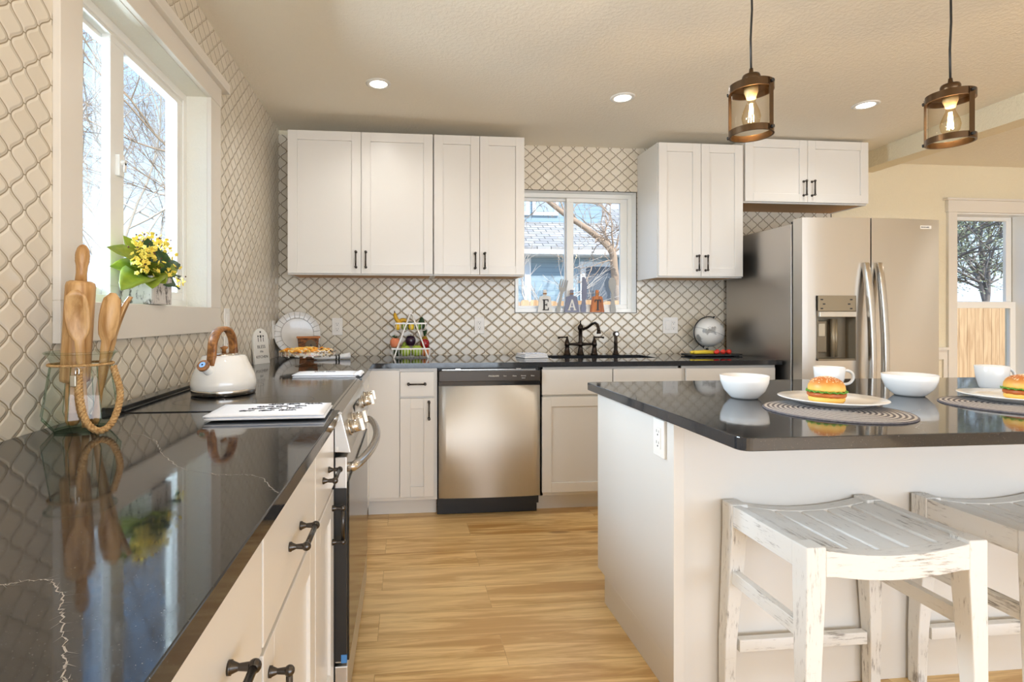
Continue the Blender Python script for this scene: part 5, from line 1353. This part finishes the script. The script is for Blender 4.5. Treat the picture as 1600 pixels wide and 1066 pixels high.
# ================================================================ outdoors
struct('ground', MB().box(-40, 60, .17, 60, -.5, -.25).box(-40, -.17, -40, .17, -.5, -.25), mat('winter_ground', srgb(120, 110, 92), .95))
def tree(name, label, base, h, seed, col, spread=.55, depth=6, trunk=.12, lean=(0, 0), first=.3, leafy=None, group=None, kids=(2, 3)):
    rng = random.Random(seed); mb = MB(); tips = []
    def grow(p, d, L, r, lv):
        n = 4; pts = [p]; q = Vector(p); dd = Vector(d)
        for i in range(n):
            dd = (dd+Vector((rng.gauss(0, .13), rng.gauss(0, .13), rng.gauss(.02, .08)))).normalized(); q = q+dd*(L/n); pts.append(q.copy())
        rr = [max(.003, r*(1-.38*i/n)) for i in range(n+1)]
        mb.tube(pts, rr, 6 if lv > 3 else (4 if lv > 1 else 3), caps=False)
        if lv == 0: tips.append(q); return
        if lv <= 2: tips.append(q)
        k = rng.randint(*kids)
        for _ in range(k):
            s_ = pts[rng.randint(2, n)] if lv < depth else pts[rng.randint(n-1, n)]
            nd = (dd+Vector((rng.gauss(0, spread), rng.gauss(0, spread), rng.gauss(.05, spread*.6)))).normalized()
            grow(s_, nd, L*rng.uniform(.62, .86), max(.003, r*rng.uniform(.5, .66)), lv-1)
        grow(q, dd, L*.75, r*.6, lv-1)
    grow(Vector(base), Vector((lean[0], lean[1], 1)).normalized(), h*first, trunk, depth)
    t = thing(name, label, 'tree', base, group); build('branches', mb, col, t, fixn=False)
    if leafy:
        lm = MB()
        for p in tips:
            for _ in range(leafy[1]):
                q = p+Vector((rng.gauss(0, .16), rng.gauss(0, .16), rng.gauss(0, .12))); a = rng.uniform(0, 6.3); u = Vector((math.cos(a), math.sin(a), rng.uniform(-.5, .5)))*.042; w_ = Vector((rng.gauss(0, 1), rng.gauss(0, 1), rng.gauss(0, 1))).normalized()*.016
                k = len(lm.v); lm.v += [tuple(q-u), tuple(q+w_), tuple(q+u), tuple(q-w_)]; lm.face((k, k+1, k+2, k+3))
        f_ = build('foliage', lm, leafy[0], t, fixn=False); f_['kind'] = 'stuff'
    return t
M_barkp = mat('pale_bark', srgb(206, 192, 178), .9); M_barkd = mat('grey_bark', srgb(122, 112, 106), .9); M_barkl = mat('brown_bark', srgb(168, 144, 122), .9)
# seen through the left window
LT = [(-2.3, 3.6, 8.5, 3, M_barkl), (-4.8, 5.9, 11, 8, M_barkp), (-4.0, 9.8, 12, 14, M_barkp), (-8.4, 9.2, 13, 19, M_barkl), (-7.0, 13.0, 14, 25, M_barkp)]
LL = ['bare grey tree closest outside the left window, at its right side', 'bare brown tree outside the left window, left of centre', 'pale bare tree further off through the left window', 'bare grey tree far off at the left of the left window', 'pale bare tree far off at the right of the left window']
for (x, y, h, sd_, m_), lb in zip(LT, LL): tree('bare_tree', lb, (x, y, -.3), h, sd_, m_, .62, 6, .06, first=.22, group='bare trees outside the left window', kids=(2, 3))
t = thing('wood_fence', 'weathered wooden fence low behind the trees outside the left window', 'fence', (-8, 15.5, -.3))
mb = MB(); rng = random.Random(2)
for i in range(60): x = -18+i*.30; mb.box(x, x+.285, 15.5, 15.53, -.3, 1.75+rng.uniform(-.02, .02))
build('boards', mb, M_fence, t); build('rail', MB().box(-18, 0, 15.53, 15.58, .1, .2).box(-18, 0, 15.53, 15.58, 1.1, 1.2), M_fence, t)
# neighbour's house behind the sink window
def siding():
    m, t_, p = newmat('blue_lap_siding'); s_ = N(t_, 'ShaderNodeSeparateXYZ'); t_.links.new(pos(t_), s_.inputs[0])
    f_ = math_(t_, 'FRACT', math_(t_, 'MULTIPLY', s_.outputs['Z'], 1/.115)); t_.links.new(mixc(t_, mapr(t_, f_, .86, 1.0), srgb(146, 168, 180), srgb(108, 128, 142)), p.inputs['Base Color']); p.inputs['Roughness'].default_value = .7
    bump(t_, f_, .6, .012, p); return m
def shingle():
    m, t_, p = newmat('grey_shingles'); br = N(t_, 'ShaderNodeTexBrick'); t_.links.new(objc(t_), br.inputs['Vector']); br.inputs['Scale'].default_value = 1; br.inputs['Brick Width'].default_value = .34; br.inputs['Row Height'].default_value = .16; br.inputs['Mortar Size'].default_value = .012
    br.inputs['Color1'].default_value = srgb(178, 175, 172); br.inputs['Color2'].default_value = srgb(150, 147, 144); br.inputs['Mortar'].default_value = srgb(84, 82, 80)
    t_.links.new(br.outputs['Color'], p.inputs['Base Color']); p.inputs['Roughness'].default_value = .9; return m
M_sid = siding(); M_shi = shingle(); M_htrim = mat('house_trim', srgb(226, 227, 228), .6); M_hglass = mat('dark_window_glass', srgb(70, 76, 84), .08)
t = thing('neighbor_house', 'blue clapboard house with grey shingle roof beyond the sink window', 'house', (4.5, 9.4, -.3))
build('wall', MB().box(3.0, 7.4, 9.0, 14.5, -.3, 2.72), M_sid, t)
build('corner_board', MB().box(3.78, 3.94, 8.97, 9.0, -.3, 2.62).box(7.26, 7.43, 8.96, 9.0, -.3, 2.62), M_htrim, t)
build('gutter', MB().box(2.7, 7.7, 8.52, 8.64, 2.68, 2.80), M_htrim, t, .02); build('soffit', MB().box(2.8, 7.6, 8.6, 9.05, 2.66, 2.70), M_htrim, t)
mb = MB().hexa([(2.7, 8.55, 2.78), (7.7, 8.55, 2.78), (7.7, 11.6, 4.35), (2.7, 11.6, 4.35), (2.7, 8.55, 2.86), (7.7, 8.55, 2.86), (7.7, 11.6, 4.45), (2.7, 11.6, 4.45)])
rf = build('roof', mb, M_shi, t)
dm = build('dormer', MB().box(3.0, 6.25, 10.3, 13, 3.3, 4.95), M_sid, t)
build('dormer_roof', MB().hexa([(2.8, 9.9, 4.9), (6.55, 9.9, 4.9), (6.55, 13, 5.6), (2.8, 13, 5.6), (2.8, 9.9, 5.0), (6.55, 9.9, 5.0), (6.55, 13, 5.7), (2.8, 13, 5.7)]), M_htrim, dm)
for x in (3.55, 4.35):
    f_ = build('dormer_window', MB().box(x-.06, x+.66, 10.24, 10.3, 3.95, 4.70), M_htrim, t); build('pane', MB().box(x+.04, x+.56, 10.23, 10.24, 4.05, 4.60), mat('sky_glass', srgb(170, 190, 206), .1), f_)
f_ = build('window', MB().box(5.18, 6.12, 8.94, 9.0, 1.32, 2.56), M_htrim, t); build('pane', MB().box(5.32, 5.98, 8.93, 8.94, 1.45, 2.44), M_hglass, f_)
t = thing('picket_fence', 'low pale board fence in front of the blue house', 'fence', (3.4, 4.2, -.3)); mb = MB(); rng = random.Random(6)
for i in range(60):
    x = -1+i*.145; z = 1.44+rng.uniform(-.012, .012); mb.prism([(x, -.3), (x+.138, -.3), (x+.138, z-.03), (x+.11, z), (x+.028, z), (x, z-.03)], lambda a, b, t_: (a, 4.2+t_, b), .02)
build('boards', mb, M_fence, t); build('rail', MB().box(-1, 7.7, 4.22, 4.26, 1.05, 1.14).box(-1, 7.7, 4.22, 4.26, .1, .19), M_fence, t)
# crooked bare tree before the house
t = thing('bare_tree', 'crooked bare tree arching across the sink window', 'tree', (5.25, 6.6, -.3))
mb = MB(); lm_ = bez([(5.35, 6.6, -.3), (5.22, 6.6, 1.2), (5.10, 6.6, 2.1), (5.02, 6.6, 2.55), (4.55, 6.6, 2.95), (4.0, 6.6, 3.30), (3.3, 6.6, 3.85), (2.6, 6.6, 4.4)], 5)
mb.tube(lm_, [.10-.065*i/len(lm_) for i in range(len(lm_))], 8)
rng = random.Random(33)
def twig(p, d, L, r, lv):
    pts = [Vector(p)]; dd = Vector(d).normalized(); q = Vector(p)
    for i in range(5): dd = (dd+Vector((rng.gauss(0, .22), rng.gauss(0, .15), rng.gauss(0, .22)))).normalized(); q = q+dd*L/5; pts.append(q.copy())
    mb.tube(pts, [max(.004, r*(1-.15*i)) for i in range(6)], 4, caps=False)
    if lv:
        for _ in range(3): twig(pts[rng.randint(2, 5)], dd+Vector((rng.gauss(0, .7), rng.gauss(0, .4), rng.gauss(0, .6))), L*.68, r*.6, lv-1)
for i in range(12, len(lm_), 2): twig(lm_[i], (rng.gauss(0, .6), rng.gauss(0, .4), rng.choice((1, .7, -.5))), rng.uniform(.5, .95), .022, 3)
for k in range(4): twig(lm_[14], (rng.uniform(-.1, .9), rng.gauss(0, .3), 1), 1.0, .028, 3)
build('branches', mb, M_barkl, t, fixn=False)
tree('bare_tree', 'thin bare tree low beside the white corner board of the blue house', (3.4, 6.9, -.3), 3.4, 41, M_barkp, .6, 4, .045, first=.34)
# dining side
t = thing('privacy_fence', 'tall pale board fence outside the dining window', 'fence', (9.5, 4.0, -.3)); mb = MB(); rng = random.Random(9)
for i in range(60): x = 6+i*.148; mb.box(x, x+.142, 4.0, 4.02, -.3, 1.345+rng.uniform(-.008, .008))
build('boards', mb, M_fence, t); build('rail', MB().box(6, 14.9, 4.02, 4.07, .2, .3).box(6, 14.9, 4.02, 4.07, 1.0, 1.1), M_fence, t)
M_fol = leafmat('olive_foliage', srgb(186, 186, 148), srgb(136, 142, 106))
tree('shade_tree', 'sparse olive green tree above the fence outside the dining window', (12.8, 7.6, -.3), 7.0, 52, M_barkd, .75, 5, .15, first=.24, leafy=(M_fol, 16), kids=(2, 3))
tree('shade_tree', 'second sparse green tree further right behind the dining fence', (20.5, 12.5, -.3), 8.5, 57, M_barkd, .75, 5, .15, first=.24, leafy=(M_fol, 16), kids=(2, 3))
